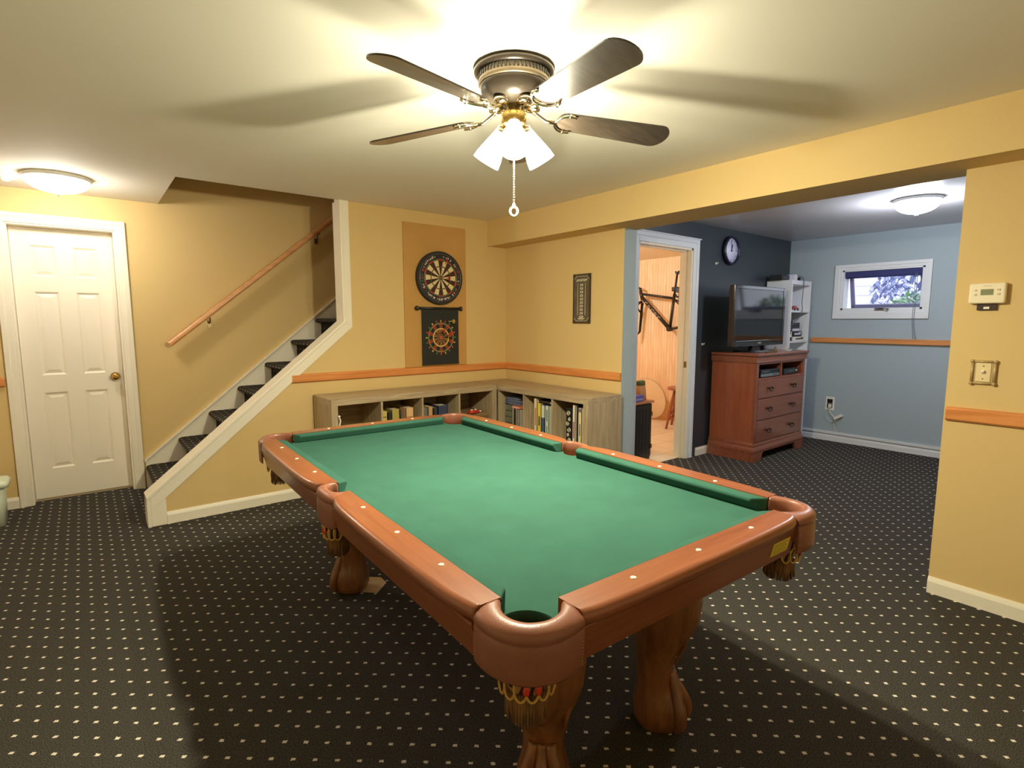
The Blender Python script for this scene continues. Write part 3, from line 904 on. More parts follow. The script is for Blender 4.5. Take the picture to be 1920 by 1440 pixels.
sw = thing('light_switch', 'ornate brass framed light switch on the yellow wall below the thermostat', 'light switch', (0, -3.583, 1.115))
SWB = mat('antique_gold', (186, 160, 112), .4, .15)
mb = MB()
mb.box(-.006, -.001, -.046, .046, -.056, .056)
for s in (-1, 1):
    mb.lathe([(.006, -.050), (.006, .050)], (-.008, s * .040, 0), 10, 'Z'); mb.lathe([(.005, -.040), (.005, .040)], (-.008, 0, s * .050), 10, 'Y')
    for q in (-1, 1): mb.sphere((-.010, s * .041, q * .051), .0085, 10, 6)
mb.build('switch_frame', SWB, sw)
MB().box(-.009, -.005, -.027, .027, -.043, .043).build('cover_plate', mat('ivory_plate', (228, 208, 160), .45), sw, bevel=.002)
mb = MB(); mb.hexa([(-.008, -.005, -.009), (-.008, -.005, .009), (-.008, .005, -.009), (-.008, .005, .009), (-.022, -.004, .004), (-.020, -.004, .011), (-.022, .004, .004), (-.020, .004, .011)][0:8])
mb.build('toggle', WPLASTIC, sw)
for z in (.029, -.029): MB().lathe([(.003, -.0098), (.003, -.008)], (0, 0, z), 8, 'X').build('plate_screw', STEEL, sw)
ou = thing('wall_outlet', 'white framed outlet with black sockets on the blue wall', 'outlet', (XB, -1.695, .425))
MB().box(-.006, 0, -.046, .046, -.075, .075).build('cover_plate', WPLASTIC, ou, bevel=.002)
for z in (.026, -.026): MB().box(-.009, -.005, -.028, .028, z - .024, z + .024).build('socket', BLACK, ou, bevel=.004)
pc = thing('plug_in_charger', 'white cord and small adapter dangling below the outlet on the blue wall', 'charger', (XB, -1.70, .36))
MB().box(-.035, -.0095, -.018, .012, .02, .058).build('plug', WPLASTIC, pc, bevel=.004)
mb = MB(); mb.tube(spline([(-.022, -.003, .02), (-.02, 0, -.02), (-.02, -.04, -.07), (-.02, -.07, -.10)], 6), .004, 8)
mb.tube(spline([(-.018, -.075, -.11), (-.016, -.05, -.15), (-.014, -.07, -.235), (-.016, -.10, -.22), (-.016, -.10, -.17), (-.018, -.08, -.115)], 6), .0025, 6)
mb.tube(spline([(-.012, .02, -.03), (-.012, .03, -.10), (-.012, -.02, -.14), (-.012, -.07, -.12)], 6), .002, 6)
mb.build('cord', WPLASTIC, pc)
mb = MB(); mb.box(-.022, .022, -.045, .045, -.016, .016)
mb.xf(Matrix.Translation((-.024, -.098, -.075)) @ Matrix.Rotation(math.radians(-32), 4, 'X')).build('adapter', WPLASTIC, pc, bevel=.004)

# ------------------------------------------------------------------ pool table
ZT = .7785; BED = .7345
pt = thing('pool_table', 'wooden pool table with green cloth, leather pockets and carved claw feet', 'pool table', (-2.0272, -2.3927, 0), -.0328)
def felt(name, col):
    m, nt, b = base_mat(name)
    v = tex_coord(nt)
    n = nt.nodes.new('ShaderNodeTexNoise'); n.inputs['Scale'].default_value = 9; n.inputs['Detail'].default_value = 6
    nt.links.new(v, n.inputs['Vector'])
    r = nt.nodes.new('ShaderNodeValToRGB'); c = lin(col)
    r.color_ramp.elements[0].position = .3; r.color_ramp.elements[1].position = .7
    r.color_ramp.elements[0].color = tuple(x * .93 for x in c[:3]) + (1,); r.color_ramp.elements[1].color = tuple(x * 1.06 for x in c[:3]) + (1,)
    nt.links.new(n.outputs['Fac'], r.inputs['Fac']); nt.links.new(r.outputs['Color'], b.inputs['Base Color'])
    b.inputs['Roughness'].default_value = .95; b.inputs['Specular IOR Level'].default_value = .1
    n2 = nt.nodes.new('ShaderNodeTexNoise'); n2.inputs['Scale'].default_value = 500
    nt.links.new(v, n2.inputs['Vector']); add_bump(nt, b, n2.outputs['Fac'], .15, .002)
    return m
FELT = felt('green_bed_cloth', FELT_C)
RWY = wood('rail_mahogany_long', (127, 71, 43), (147, 87, 55), 'Y', .3, scale=26, stretch=16, coat=.25, bump=.015)
RWX = wood('rail_mahogany_short', (127, 71, 43), (147, 87, 55), 'X', .3, scale=26, stretch=16, coat=.25, bump=.015)
LEATH = mat('brown_pocket_leather', (138, 88, 68), .36, var=.10, vscale=10, bump=.10, bscale=260)
LEGW = wood('carved_leg_wood', (104, 66, 36), (146, 96, 56), 'Z', .35, scale=16, stretch=6, coat=.2, bump=.04)
FRINGE = mat('dark_brown_fringe', (118, 84, 50), .95, var=.45, vscale=90, stretch=(1, 1, .1))
PEARL = mat('pearl_sight', (246, 234, 206), .25)
# slate bed with cloth, cut around the six pockets
def quad_pts():
    q = []
    for i in range(7):      # side pocket half: from the middle outwards
        a = math.radians(180 - 55 * i / 6); q.append((.572 + .060 * math.cos(a), .060 * math.sin(a)))
    q.append((.535, .80))
    for i in range(13):
        a = math.radians(-72 - 126 * i / 12); q.append((.512 + .066 * math.cos(a), 1.002 + .066 * math.sin(a)))
    q.append((.25, 1.018)); q.append((0, 1.018))
    return q
Q1 = quad_pts()
poly = Q1 + [(-x, y) for x, y in Q1[::-1][1:]] + [(-x, -y) for x, y in Q1[1:]] + [(x, -y) for x, y in Q1[::-1][1:-1]]
mb = MB(); mb.prism(poly, BED - .030, BED, 'Z', 0, True)
mb.build('bed_cloth', FELT, pt)
fr = MB(); fr.box(-.50, .50, -.93, .93, .66, BED - .031); fr.box(-.40, .40, -.88, .88, .642, .66)
fr.build('slate_frame', LEGW, pt)

def bullnose(inner, outer):
    """rail body with a rounded outer edge; inner and outer are matching point lists"""
    I = spline([(a, b, 0) for a, b in inner], 4); O = spline([(a, b, 0) for a, b in outer], 4)
    rings = []
    for i, o in zip(I, O):
        w = (o - i).length; d = (o - i) / w
        sec = [(0, ZT - .036), (0, ZT + .001), (w - .016, ZT + .001), (w - .0095, ZT - .0005), (w - .004, ZT - .005), (w - .001, ZT - .011), (w, ZT - .018), (w - .002, ZT - .026), (w - .007, ZT - .033), (w - .014, ZT - .036)]
        rings.append([tuple(i + d * s + Vector((0, 0, z))) for s, z in sec])
    mb = MB(); n = 10
    mb.loft(rings, True, True, 0, False)
    m = len(rings)
    for a in range(m - 1):
        for k in range(2, 9):
            mb.sm[a * n + k] = True
    return mb
def rail_long(sx, sy):
    def P(x, y): return (sx * x, sy * y)
    poly = [(.533, .056), (.562, .064), (.596, .086), (.606, .108), (.614, .14), (.620, .19), (.6235, .28), (.6245, .45), (.6235, .62), (.6215, .75), (.616, .85), (.608, .905), (.600, .941), (.533, .941)]
    pp = [P(*p) for p in poly]
    if sx * sy < 0: pp = pp[::-1]
    outer = [p for p in poly[1:-1]]
    inner = [(.533, .056), (.533, .068), (.533, .09), (.533, .115)] + [(.533, y) for _, y in outer[4:]]
    inner = inner[:len(outer)]
    r = bullnose([P(*p) for p in inner], [P(*p) for p in outer]).build('rail', RWY, pt)
    mb = MB()
    for (ya, yb) in ((.082, .938),):
        A = [(.606, ya, ZT - .034), (.606, yb, ZT - .034), (.585, ya, .655), (.585, yb, .655)]
        B = [(.56, ya, ZT - .034), (.56, yb, ZT - .034), (.56, ya, .655), (.56, yb, .655)]
        f = lambda p: (sx * p[0], sy * p[1], p[2])
        pts = [f(A[2]), f(A[0]), f(A[3]), f(A[1]), f(B[2]), f(B[0]), f(B[3]), f(B[1])]
        mb.hexa(pts)
    mb.build('apron', RWY, r, bevel=.004)
    for k in (1, 2, 3):
        m2 = MB(); m2.lathe([(.0075, ZT - .002), (.0072, ZT + .0022), (.002, ZT + .003)], (sx * .5585, sy * (k * .245), 0), 16)
        tag(m2.build('sight', PEARL, r), 'pearl dot sight')
    # cushion
    m3 = MB()
    sec = lambda y_n, y_w: [(.492, y_n, BED + .030), (.4955, y_n, ZT - .004), (.533, y_w, ZT - .0005), (.533, y_w, BED), (.508, (y_n + y_w) / 2, BED)]
    ra = [(sx * a, sy * b, c) for a, b, c in sec(.078, .056)]; rb = [(sx * a, sy * b, c) for a, b, c in sec(.903, .942)]
    m3.loft([ra, rb], True, True, 0, False)
    m3.build('cushion', FELT, pt, bevel=.004, seg=2)
def rail_short(sy):
    poly = [(-.442, 1.012), (-.446, 1.084), (-.41, 1.091), (-.30, 1.098), (-.1, 1.1005), (.1, 1.1005), (.30, 1.098), (.41, 1.091), (.446, 1.084), (.442, 1.012)]
    pp = [(a, sy * b) for a, b in poly]
    if sy > 0: pp = pp[::-1]
    so = [(-.433, 1.084), (-.42, 1.088), (-.38, 1.094), (-.25, 1.099), (0, 1.1005), (.25, 1.099), (.38, 1.094), (.42, 1.088), (.433, 1.084)]
    si = [(-.437, 1.012), (-.421, 1.012), (-.38, 1.012), (-.25, 1.012), (0, 1.012), (.25, 1.012), (.38, 1.012), (.421, 1.012), (.437, 1.012)]
    r = bullnose([(a, sy * b) for a, b in si], [(a, sy * b) for a, b in so]).build('rail', RWX, pt)
    mb = MB(); f = lambda x, y, z: (x, sy * y, z)
    mb.hexa([f(-.445, 1.062, .655), f(-.445, 1.082, ZT - .034), f(.445, 1.062, .655), f(.445, 1.082, ZT - .034), f(-.445, 1.035, .655), f(-.445, 1.035, ZT - .034), f(.445, 1.035, .655), f(.445, 1.035, ZT - .034)])
    mb.build('apron', RWX, r, bevel=.004)
    for k in (-1, 0, 1):
        m2 = MB(); m2.lathe([(.0075, ZT - .002), (.0072, ZT + .0022), (.002, ZT + .003)], (k * .245, sy * 1.0484, 0), 16)
        tag(m2.build('sight', PEARL, r), 'pearl dot sight')
    m3 = MB()
    sec = lambda xn, xw: [(xn, .982, BED + .030), (xn, .9855, ZT - .004), (xw, 1.012, ZT - .0005), (xw, 1.012, BED), ((xn + xw) / 2, .996, BED)]
    m3.loft([[(a, sy * b, c) for a, b, c in sec(s * .410, s * .437)] for s in (-1, 1)], True, True, 0, False)
    m3.build('cushion', FELT, pt, bevel=.004, seg=2)
    if sy < 0:
        m4 = MB()
        y_of = lambda z: -(1.062 + (z - .655) / .0895 * .020) - .0012
        za, zb = .680, .722; xa, xb = .318, .412
        m4.hexa([(xa, y_of(za), za), (xa, y_of(zb), zb), (xb, y_of(za), za), (xb, y_of(zb), zb), (xa, y_of(za) + .002, za), (xa, y_of(zb) + .002, zb), (xb, y_of(za) + .002, za), (xb, y_of(zb) + .002, zb)])
        for k in range(5):
            z = .687 + k * .0065; d = .004 if k == 4 else 0
            m4.hexa([(xa + .008, y_of(z) - .0006, z), (xa + .008, y_of(z + .0016) - .0006, z + .0016), (xb - .010 - .01 * (k % 2), y_of(z) - .0006, z), (xb - .010 - .01 * (k % 2), y_of(z + .0016) - .0006, z + .0016), (xa + .008, y_of(z) + .001, z), (xa + .008, y_of(z + .0016) + .001, z + .0016), (xb - .010, y_of(z) + .001, z), (xb - .010, y_of(z + .0016) + .001, z + .0016)], 1)
        tag(m4.build('sticker', [mat('yellow_sticker', (222, 206, 70), .5), mat('sticker_ink', (150, 130, 40), .6)], r), 'yellow rectangular sticker on the apron')
for sx in (-1, 1):
    for sy in (-1, 1): rail_long(sx, sy)
rail_short(-1); rail_short(1)

THREAD = mat('pale_thread', (176, 124, 88), .8)
def pocket(inner, outer, nsub, zdrop, mx, my, hole, hr, name):
    """leather pocket: rounded lip over the rail ends and a hanging shield"""
    I = spline([(a, b, 0) for a, b in inner], nsub); O = spline([(a, b, 0) for a, b in outer], nsub)
    rings = []; n = len(I)
    for k in range(n):
        t = k / (n - 1)
        d = zdrop * math.sin(PI * t) ** 1.2
        i, o = I[k], O[k]
        sec = [(0, ZT - .085), (0, ZT - .010), (.06, ZT - .002), (.16, ZT + .001), (.45, ZT + .001), (.72, ZT - .003), (.90, ZT - .009), (.98, ZT - .016), (1.0, ZT - .021), (.985, ZT - .027), (.955, ZT - .030), (.955, ZT - .032), (.985, ZT - .035), (.995, ZT - .060), (.985, .69), (.965, .667 - d), (.93, .664 - d), (.90, .70)]
        rings.append([((i.x + (o.x - i.x) * s) * mx, (i.y + (o.y - i.y) * s) * my, z) for s, z in sec])
    mb = MB()
    mb.loft(rings, True, True, 0, True)
    p = mb.build(name, LEATH, pt)
    # stitching along both straight edges of the shield
    for k in (1, n - 2):
        mb = MB()
        for q in range(9):
            z = .676 + q * .0068
            o_ = O[k]; i_ = I[k]
            s = .998 if z > .7 else .985
            mb.sphere(((i_.x + (o_.x - i_.x) * s) * mx, (i_.y + (o_.y - i_.y) * s) * my, z), .0018, 6, 4)
        mb.build('stitching', THREAD, p)
    # hanging pouch with fringe
    mb = MB(); hx, hy = hole[0] * mx, hole[1] * my
    mb.lathe([(hr, BED - .034), (hr * .96, .66), (hr * .76, .625), (hr * .64, .598), (hr * .2, .590)], (hx, hy, 0), 24)
    mb.lathe([(hr * .985, BED - .036), (hr * .94, .66), (hr * .73, .625), (hr * .1, .60)], (hx, hy, 0), 24, caps=False)
    pouch = mb.build('pocket_pouch', SLATS, p)
    mb = MB()
    for q in range(46):
        a = 2 * PI * q / 46; r0 = hr * .66
        ca, sa = math.cos(a), math.sin(a); j = rnd.uniform(-.006, .006)
        mb.tube([(hx + r0 * ca, hy + r0 * sa, .615), (hx + r0 * 1.08 * ca, hy + r0 * 1.08 * sa, .59), (hx + (r0 * 1.04 + j) * ca, hy + (r0 * 1.04 + j) * sa, .545 + j)], [.003, .0045, .002], 5)
    f_ = mb.build('fringe', FRINGE, pouch); f_['kind'] = 'stuff'
    mb = MB()
    out = math.atan2(hy, hx)
    for q in range(7):
        a = out + (q - 3) * .42
        cx, cy = hx + (hr * .99) * math.cos(a), hy + (hr * .99) * math.sin(a)
        tx, ty = -math.sin(a), math.cos(a)
        # pointed loop of gold braid
        mb.tube([(cx + tx * .013 * math.cos(u), cy + ty * .013 * math.cos(u), .634 + .024 * math.sin(u)) for u in [2 * PI * i / 14 for i in range(14)]], .0028, 6, loop=True)
    tag(mb.build('gold_braid', mat('gold_braid', (206, 168, 84), .45, .3), pouch), 'looped gold braid trim')
    mb = MB()
    for q in (-1, 1):
        a = out + .21 * q
        cx, cy = hx + (hr * 1.02) * math.cos(a), hy + (hr * 1.02) * math.sin(a)
        m4 = Matrix.Translation((cx, cy, .636)) @ Matrix.Rotation(a, 4, 'Z')
        b2 = MB(); b2.sphere((0, 0, 0), .009, 10, 8, 0, (.45, .8, 1.3)); b2.xf(m4); mb.add(b2.v, b2.f, 0, True)
    tag(mb.build('jewel', mat('red_orange_jewel', (206, 62, 34), .25), pouch), 'red jewel in the gold trim')
def slats_mat():
    m, nt, b = base_mat('pouch_slats')
    tc = nt.nodes.new('ShaderNodeTexCoord')
    wv = nt.nodes.new('ShaderNodeTexWave'); wv.inputs['Scale'].default_value = 22; wv.inputs['Distortion'].default_value = .4
    wv.bands_direction = 'X'
    nt.links.new(tc.outputs['Object'], wv.inputs['Vector'])
    r = nt.nodes.new('ShaderNodeValToRGB'); r.color_ramp.interpolation = 'CONSTANT'
    r.color_ramp.elements[1].position = .55
    r.color_ramp.elements[0].color = lin((58, 34, 20)); r.color_ramp.elements[1].color = lin((190, 140, 88))
    nt.links.new(wv.outputs['Fac'], r.inputs['Fac']); nt.links.new(r.outputs['Color'], b.inputs['Base Color'])
    b.inputs['Roughness'].default_value = .7
    return m
SLATS = slats_mat()
CI = [(.534, .943), (.550, .966), (.560, .995), (.557, 1.020), (.545, 1.042), (.526, 1.054), (.502, 1.059), (.468, 1.050), (.437, 1.022)]
CO = [(.603, .943), (.606, .968), (.605, 1.000), (.597, 1.032), (.579, 1.062), (.553, 1.084), (.516, 1.097), (.475, 1.098), (.434, 1.090)]
SI = [(.534, .055), (.560, .052), (.578, .034), (.583, 0), (.578, -.034), (.560, -.052), (.534, -.055)]
SO = [(.594, .084), (.604, .074), (.612, .044), (.614, 0), (.612, -.044), (.604, -.074), (.594, -.084)]
for sx in (-1, 1):
    for sy in (-1, 1):
        pocket(CI, CO, 5, -.004, sx, sy, (.510, 1.000), .058, 'corner_pocket')
    pocket(SI, SO, 6, .004, sx, 1, (.560, 0), .046, 'side_pocket')

def leg(sx, sy):
    ux, uy = sx / 2 ** .5, sy / 2 ** .5      # outwards along the diagonal
    lx, ly = -uy, ux
    tab = [(.655, 0, .088, .088), (.60, .008, .098, .095), (.53, .020, .112, .108), (.46, .028, .117, .110), (.39, .026, .110, .102), (.33, .014, .092, .086), (.27, .0, .072, .068), (.21, -.008, .060, .056), (.165, -.004, .058, .055), (.13, .004, .064, .064), (.10, .010, .074, .076), (.065, .014, .079, .085), (.035, .014, .077, .083), (.012, .012, .066, .070), (.0035 if (sx, sy) == (-1, 1) else 0, .012, .058, .062)]
    cx, cy = sx * .245, sy * .742
    def pt3(off, la, z): return (cx + ux * off + lx * la, cy + uy * off + ly * la, z)
    rings = []
    for z, off, wl, wd in tab:
        rg = []
        for i in range(28):
            a = 2 * PI * i / 28
            # softly squared section
            ca, sa = math.cos(a), math.sin(a)
            q = (abs(ca) ** 2.6 + abs(sa) ** 2.6) ** (-1 / 2.6)
            rg.append(pt3(off + wd * ca * q, wl * sa * q, z))
        rings.append(rg)
    mb = MB(); mb.loft(rings[::-1], True, True)
    l = mb.build('leg', LEGW, pt)
    # three claw toes gripping the ball
    mb = MB()
    for s, sp in ((0, 0), (-1, .05), (1, .05)):
        pts = spline([pt3(.045, s * .022, .205), pt3(.058, s * .034, .16), pt3(.082 - abs(s) * .016, s * (.034 + sp * .30), .118), pt3(.100 - abs(s) * .026, s * (.036 + sp * .6), .080), pt3(.102 - abs(s) * .028, s * (.036 + sp * .7), .045), pt3(.090 - abs(s) * .028, s * (.034 + sp * .5), .014)], 5)
        n = len(pts)
        mb.tube(pts, [.015 + .006 * math.sin(PI * i / (n - 1)) - .008 * max(0, i / (n - 1) - .8) * 5 for i in range(n)], 10)
    mb.build('claw_toes', LEGW, l)
    # carved knee shield with leaf ribs
    mb = MB()
    rows = []
    for (z, hw, off) in ((.455, .050, .136), (.425, .056, .139), (.39, .054, .134), (.355, .046, .120), (.325, .034, .106), (.30, .018, .094), (.285, .004, .086)):
        rows.append([pt3(off - .014 * abs(t) ** 2 * (hw / .05), t * hw, z) for t in (-1, -.66, -.33, 0, .33, .66, 1)])
    mb.loft([r + [((p[0] - ux * .03), (p[1] - uy * .03), p[2]) for p in r[::-1]] for r in rows[::-1]], True, True)
    for s in (-1, 1):
        for q in range(5):
            t0 = .52 - q * .055
            mb.tube(spline([pt3(.10 - q * .006, s * (.064 + .006 * q), t0 + .09), pt3(.108 - q * .008, s * (.072 - .001 * q), t0 + .02), pt3(.092 - q * .01, s * (.078 - .004 * q), t0 - .05)], 4), [.004, .006, .007, .008, .008, .007, .006, .005, .003], 6)
    mb.build('knee_carving', LEGW, l)
for sx in (-1, 1):
    for sy in (-1, 1): leg(sx, sy)

shm = MB()
shp_ = [(-2.309, -1.518), (-2.273, -1.496), (-2.133, -1.568), (-2.088, -1.609), (-2.091, -1.68), (-2.172, -1.747), (-2.243, -1.68), (-2.288, -1.606)][::-1]
shm.prism(shp_, .0005, .003)
shm.xf(Matrix.Identity(4))
SH = shm.build('cardboard_shim', mat('cardboard', (206, 176, 130), .85, var=.06), None)
tag(SH, 'torn piece of cardboard under a claw foot of the pool table', 'cardboard')

# ------------------------------------------------------------------ bookcases
BL, BD_, BH = 1.47, .385, .79
FT, DT = .046, .016
CW = (BL - 2 * FT - 3 * DT) / 4
CH = (BH - 2 * FT - DT) / 2
def cell_x(i): return FT + i * (CW + DT)
def bookcase(label, loc, rz):
    t = thing('bookcase', label, 'bookcase', loc, rz, 'cube bookcases in the corner')
    mb = MB()
    mb.box(0, BL, -BD_, -.004, BH - FT, BH, 0); mb.box(0, BL, -BD_, -.004, 0, FT, 0)
    mb.build('top_and_base', GREYOAKX, t, bevel=.0015)
    for x in (0, BL - FT):
        MB().box(x, x + FT, -BD_ + .0005, -.004, FT - .001, BH - FT + .001).build('side_panel', GREYOAKZ, t)
    for i in range(1, 4):
        x = cell_x(i) - DT
        MB().box(x, x + DT, -BD_ + .004, -.01, FT, BH - FT).build('divider', GREYOAKZ, t)
    MB().box(FT, BL - FT, -BD_ + .005, -.01, FT + CH, FT + CH + DT).build('shelf', GREYOAKX, t)
    MB().box(.004, BL - .004, -.009, -.004, .004, BH - .004).build('back_panel', GREYOAKX, t)
    return t
AX = -1.882
bookcase('grey oak cube bookcase against the dart wall', (AX, -.016, 0), 0)
bookcase('grey oak cube bookcase against the wall below the scoreboard', (-.016, -.016, 0), -PI / 2)
ZS = FT + CH + DT     # floor of the upper row
def inA(x, y, z): return (AX + x, y - .016, z)
def inB(x, y, z): return (-.016 + y, -.016 - x, z)     # local x runs along -Y

def book(label, unit, x0, x1, h, depth, col, group, front=.05, z=ZS, lean=0, band=None, name='book', pages_front=False):
    """upright book, spine facing the room"""
    f = inA if unit == 'A' else inB
    o = f((x0 + x1) / 2, -BD_ + front, z + .0005)
    t = thing(name, label, 'book', o, 0 if unit == 'A' else -PI / 2, group)
    w = x1 - x0; cm = mat('cover_' + label[:18], col, .6)
    mb = MB(); mb.box(-w / 2, w / 2, 0, .004, 0, h); mb.box(-w / 2, -w / 2 + .003, 0, depth, 0, h); mb.box(w / 2 - .003, w / 2, 0, depth, 0, h)
    mb.build('cover', cm, t)
    MB().box(-w / 2 + .003, w / 2 - .003, .004, depth - .005, .004, h - .005).build('pages', PAPER, t)
    if band:
        mb = MB()
        for z0, z1, wf in band[1]:
            mb.box(-w / 2 * wf, w / 2 * wf, -.0006, .001, h * z0, h * z1)
        mb.build('spine_print', mat('print_' + label[:18], band[0], .6), t)
    return t
gA = 'books in the dart wall bookcase'
xa = lambda wx: wx - AX
book('yellow green book, first from left in the dart wall bookcase', 'A', xa(-1.484), xa(-1.432), .255, .20, (196, 176, 84), gA, band=((120, 110, 50), [(.1, .13, .8), (.8, .84, .8)]))
book('black thin book between two yellow green books in the dart wall bookcase', 'A', xa(-1.426), xa(-1.398), .245, .22, (38, 40, 36), gA)
book('yellow green book right of the black book in the dart wall bookcase', 'A', xa(-1.393), xa(-1.330), .262, .20, (172, 156, 78), gA, band=((90, 84, 40), [(.15, .5, .5)]))
book('dark green tall book at the back of the second cube of the dart wall bookcase', 'A', xa(-1.322), xa(-1.292), .242, .18, (48, 56, 48), gA, front=.10)
book('pinkish tan thick book at right of the second cube in the dart wall bookcase', 'A', xa(-1.272), xa(-1.206), .262, .22, (214, 172, 126), gA, band=((160, 110, 80), [(.2, .24, .8), (.7, .73, .8)]))
book('grey blue book at left of the third cube in the dart wall bookcase', 'A', xa(-1.128), xa(-1.078), .245, .2, (104, 108, 106), gA, band=((60, 60, 66), [(.3, .7, .4)]))
book('tan brown book beside the grey blue book in the dart wall bookcase', 'A', xa(-1.072), xa(-1.030), .252, .2, (186, 148, 100), gA, band=((120, 80, 50), [(.3, .7, .4)]))
book('charcoal book beside the tan brown book in the dart wall bookcase', 'A', xa(-1.022), xa(-.985), .238, .2, (52, 52, 56), gA)
book('thick navy book with white top in the third cube of the dart wall bookcase', 'A', xa(-.972), xa(-.880), .250, .22, (56, 62, 88), gA, front=.06)
gB = 'books in the scoreboard wall bookcase'
by = lambda wy: -wy - .016
book('tall white book in the middle cube of the scoreboard wall bookcase', 'B', by(-.855), by(-.893), .318, .23, (226, 208, 172), gB, front=.03, band=((190, 120, 90), [(.1, .16, .7), (.3, .75, .35)]))
book('bright yellow book beside the tall white book under the scoreboard wall', 'B', by(-.900), by(-.942), .284, .23, (230, 200, 62), gB, front=.03, band=((70, 70, 40), [(.35, .62, .4), (.08, .14, .7)]))
book('blue and white book beside the bright yellow book', 'B', by(-.948), by(-.986), .276, .22, (66, 86, 130), gB, front=.03, band=((206, 210, 196), [(.62, .98, .96), (.1, .2, .6)]))
book('pale green white book at right of the blue and white book', 'B', by(-.992), by(-1.036), .270, .22, (198, 206, 184), gB, front=.03, band=((120, 140, 130), [(.55, .9, .4), (.1, .4, .3)]))
# flat book lying on top of the yellow, blue and pale ones
ft = thing('book', 'dark book lying flat on top of upright books in the middle cube', 'book', inB(by(-.968), -BD_ + .04, ZS + .2855), -PI / 2, gB)
mb = MB(); mb.box(-.066, .066, 0, .20, 0, .004); mb.box(-.066, .066, 0, .20, .022, .026); mb.box(-.066, .066, 0, .004, 0, .026)
mb.build('cover', mat('dark_umber_cover', (62, 50, 40), .6), ft); MB().box(-.063, .063, .004, .195, .004, .022).build('pages', PAPER, ft)
sw_b = thing('ring_binder', 'black binder with white swirl pattern in the right cube of the scoreboard wall bookcase', 'binder', inB(by(-1.262), -BD_ + .03, ZS + .0005), -PI / 2)
MB().box(-.030, .030, 0, .24, 0, .285).build('binder_cover', mat('binder_black', (26, 26, 28), .5), sw_b, bevel=.003)
mb = MB()
for k, (sx_, sz_, r_) in enumerate(((-.004, .245, .020), (.008, .200, .015), (-.010, .165, .017), (.006, .120, .020), (-.008, .080, .014), (.006, .040, .018))):
    pts = [(sx_ + (r_ * (1 - i / 26)) * math.cos(i * .55 + k), -.0008, sz_ + (r_ * (1 - i / 26)) * math.sin(i * .55 + k)) for i in range(22)]
    mb.tube(pts, .0022, 5)
mb.build('swirl_print', mat('swirl_white', (216, 206, 180), .6), sw_b)
book('white thin book right of the black swirl binder', 'B', by(-1.302), by(-1.330), .315, .23, (222, 212, 190), gB, front=.03, band=((150, 90, 70), [(.2, .6, .4)]))
book('black thin book between white and cream books in the right cube', 'B', by(-1.335), by(-1.356), .322, .20, (30, 30, 28), gB, front=.04)
book('cream yellow book at the far right of the scoreboard wall bookcase', 'B', by(-1.362), by(-1.396), .300, .22, (222, 204, 148), gB, front=.03, band=((110, 100, 120), [(.9, .99, .95), (.3, .6, .3)]))
# left cube of B: stack, folded cloth and a few spines
gs = 'spines beside the folded cloth'
for k, (c0, c1, h, col, lb) in enumerate(((-.560, -.578, .196, (206, 196, 176), 'white narrow book at left of the short row beside the folded blue cloth'), (-.582, -.600, .19, (60, 56, 50), 'dark narrow book in the short row beside the folded blue cloth'), (-.604, -.622, .196, (198, 180, 150), 'tan narrow book in the short row beside the folded blue cloth'), (-.626, -.648, .19, (170, 164, 150), 'grey narrow book at right of the short row beside the folded blue cloth'))):
    book(lb, 'B', by(c0), by(c1), h, .15, col, gB, front=.04)
rb = thing('book', 'red and white book lying on the short row beside the folded blue cloth', 'book', inB(by(-.604), -BD_ + .04, ZS + .1975), -PI / 2, gB)
mb = MB(); mb.box(-.048, .048, 0, .15, 0, .022); mb.build('cover', mat('red_white_cover', (206, 120, 96), .6), rb)
mb = MB(); mb.box(-.046, .046, -.001, .001, .008, .014); mb.build('spine_print', mat('cream_print', (230, 214, 190), .6), rb)
gk = thing('game_box', 'grey green stack of boxed papers under the folded blue cloth', 'box', inB(by(-.482), -BD_ + .06, ZS + .0005), -PI / 2)
mb = MB()
for k in range(4): mb.box(-.060 + .003 * (k % 2), .070 - .004 * (k % 3), .002 * k, .24, .054 * k, .054 * k + .050)
mb.build('box_stack', mat('grey_green_boxes', (112, 114, 96), .8, var=.25, vscale=25), gk, bevel=.003)
cl = thing('folded_cloth', 'folded slate blue cloth on the stack in the left cube under the scoreboard', 'cloth', inB(by(-.523), -BD_ + .06, ZS + .2165), -PI / 2)
mb = MB()
for k, (z, w_, x_) in enumerate(((.014, .100, -.004), (.036, .104, .002), (.056, .096, 0))):
    rg = []
    for yy in [0, .012, .05, .12, .20, .23]:
        e = .6 if yy in (0, .23) else 1
        rg.append([(x_ + w_ * math.copysign(abs(math.cos(a)) ** .5, math.cos(a)) * (e ** .4), yy, z + .0135 * e * math.copysign(abs(math.sin(a)) ** .7, math.sin(a)) + .002 * math.sin(5 * a + k)) for a in [2 * PI * i / 24 for i in range(24)]])
    mb.loft(rg, True, True)
mb.build('cloth_layers', mat('slate_blue_cloth', (92, 98, 124), .95, bump=.3, bscale=150), cl)
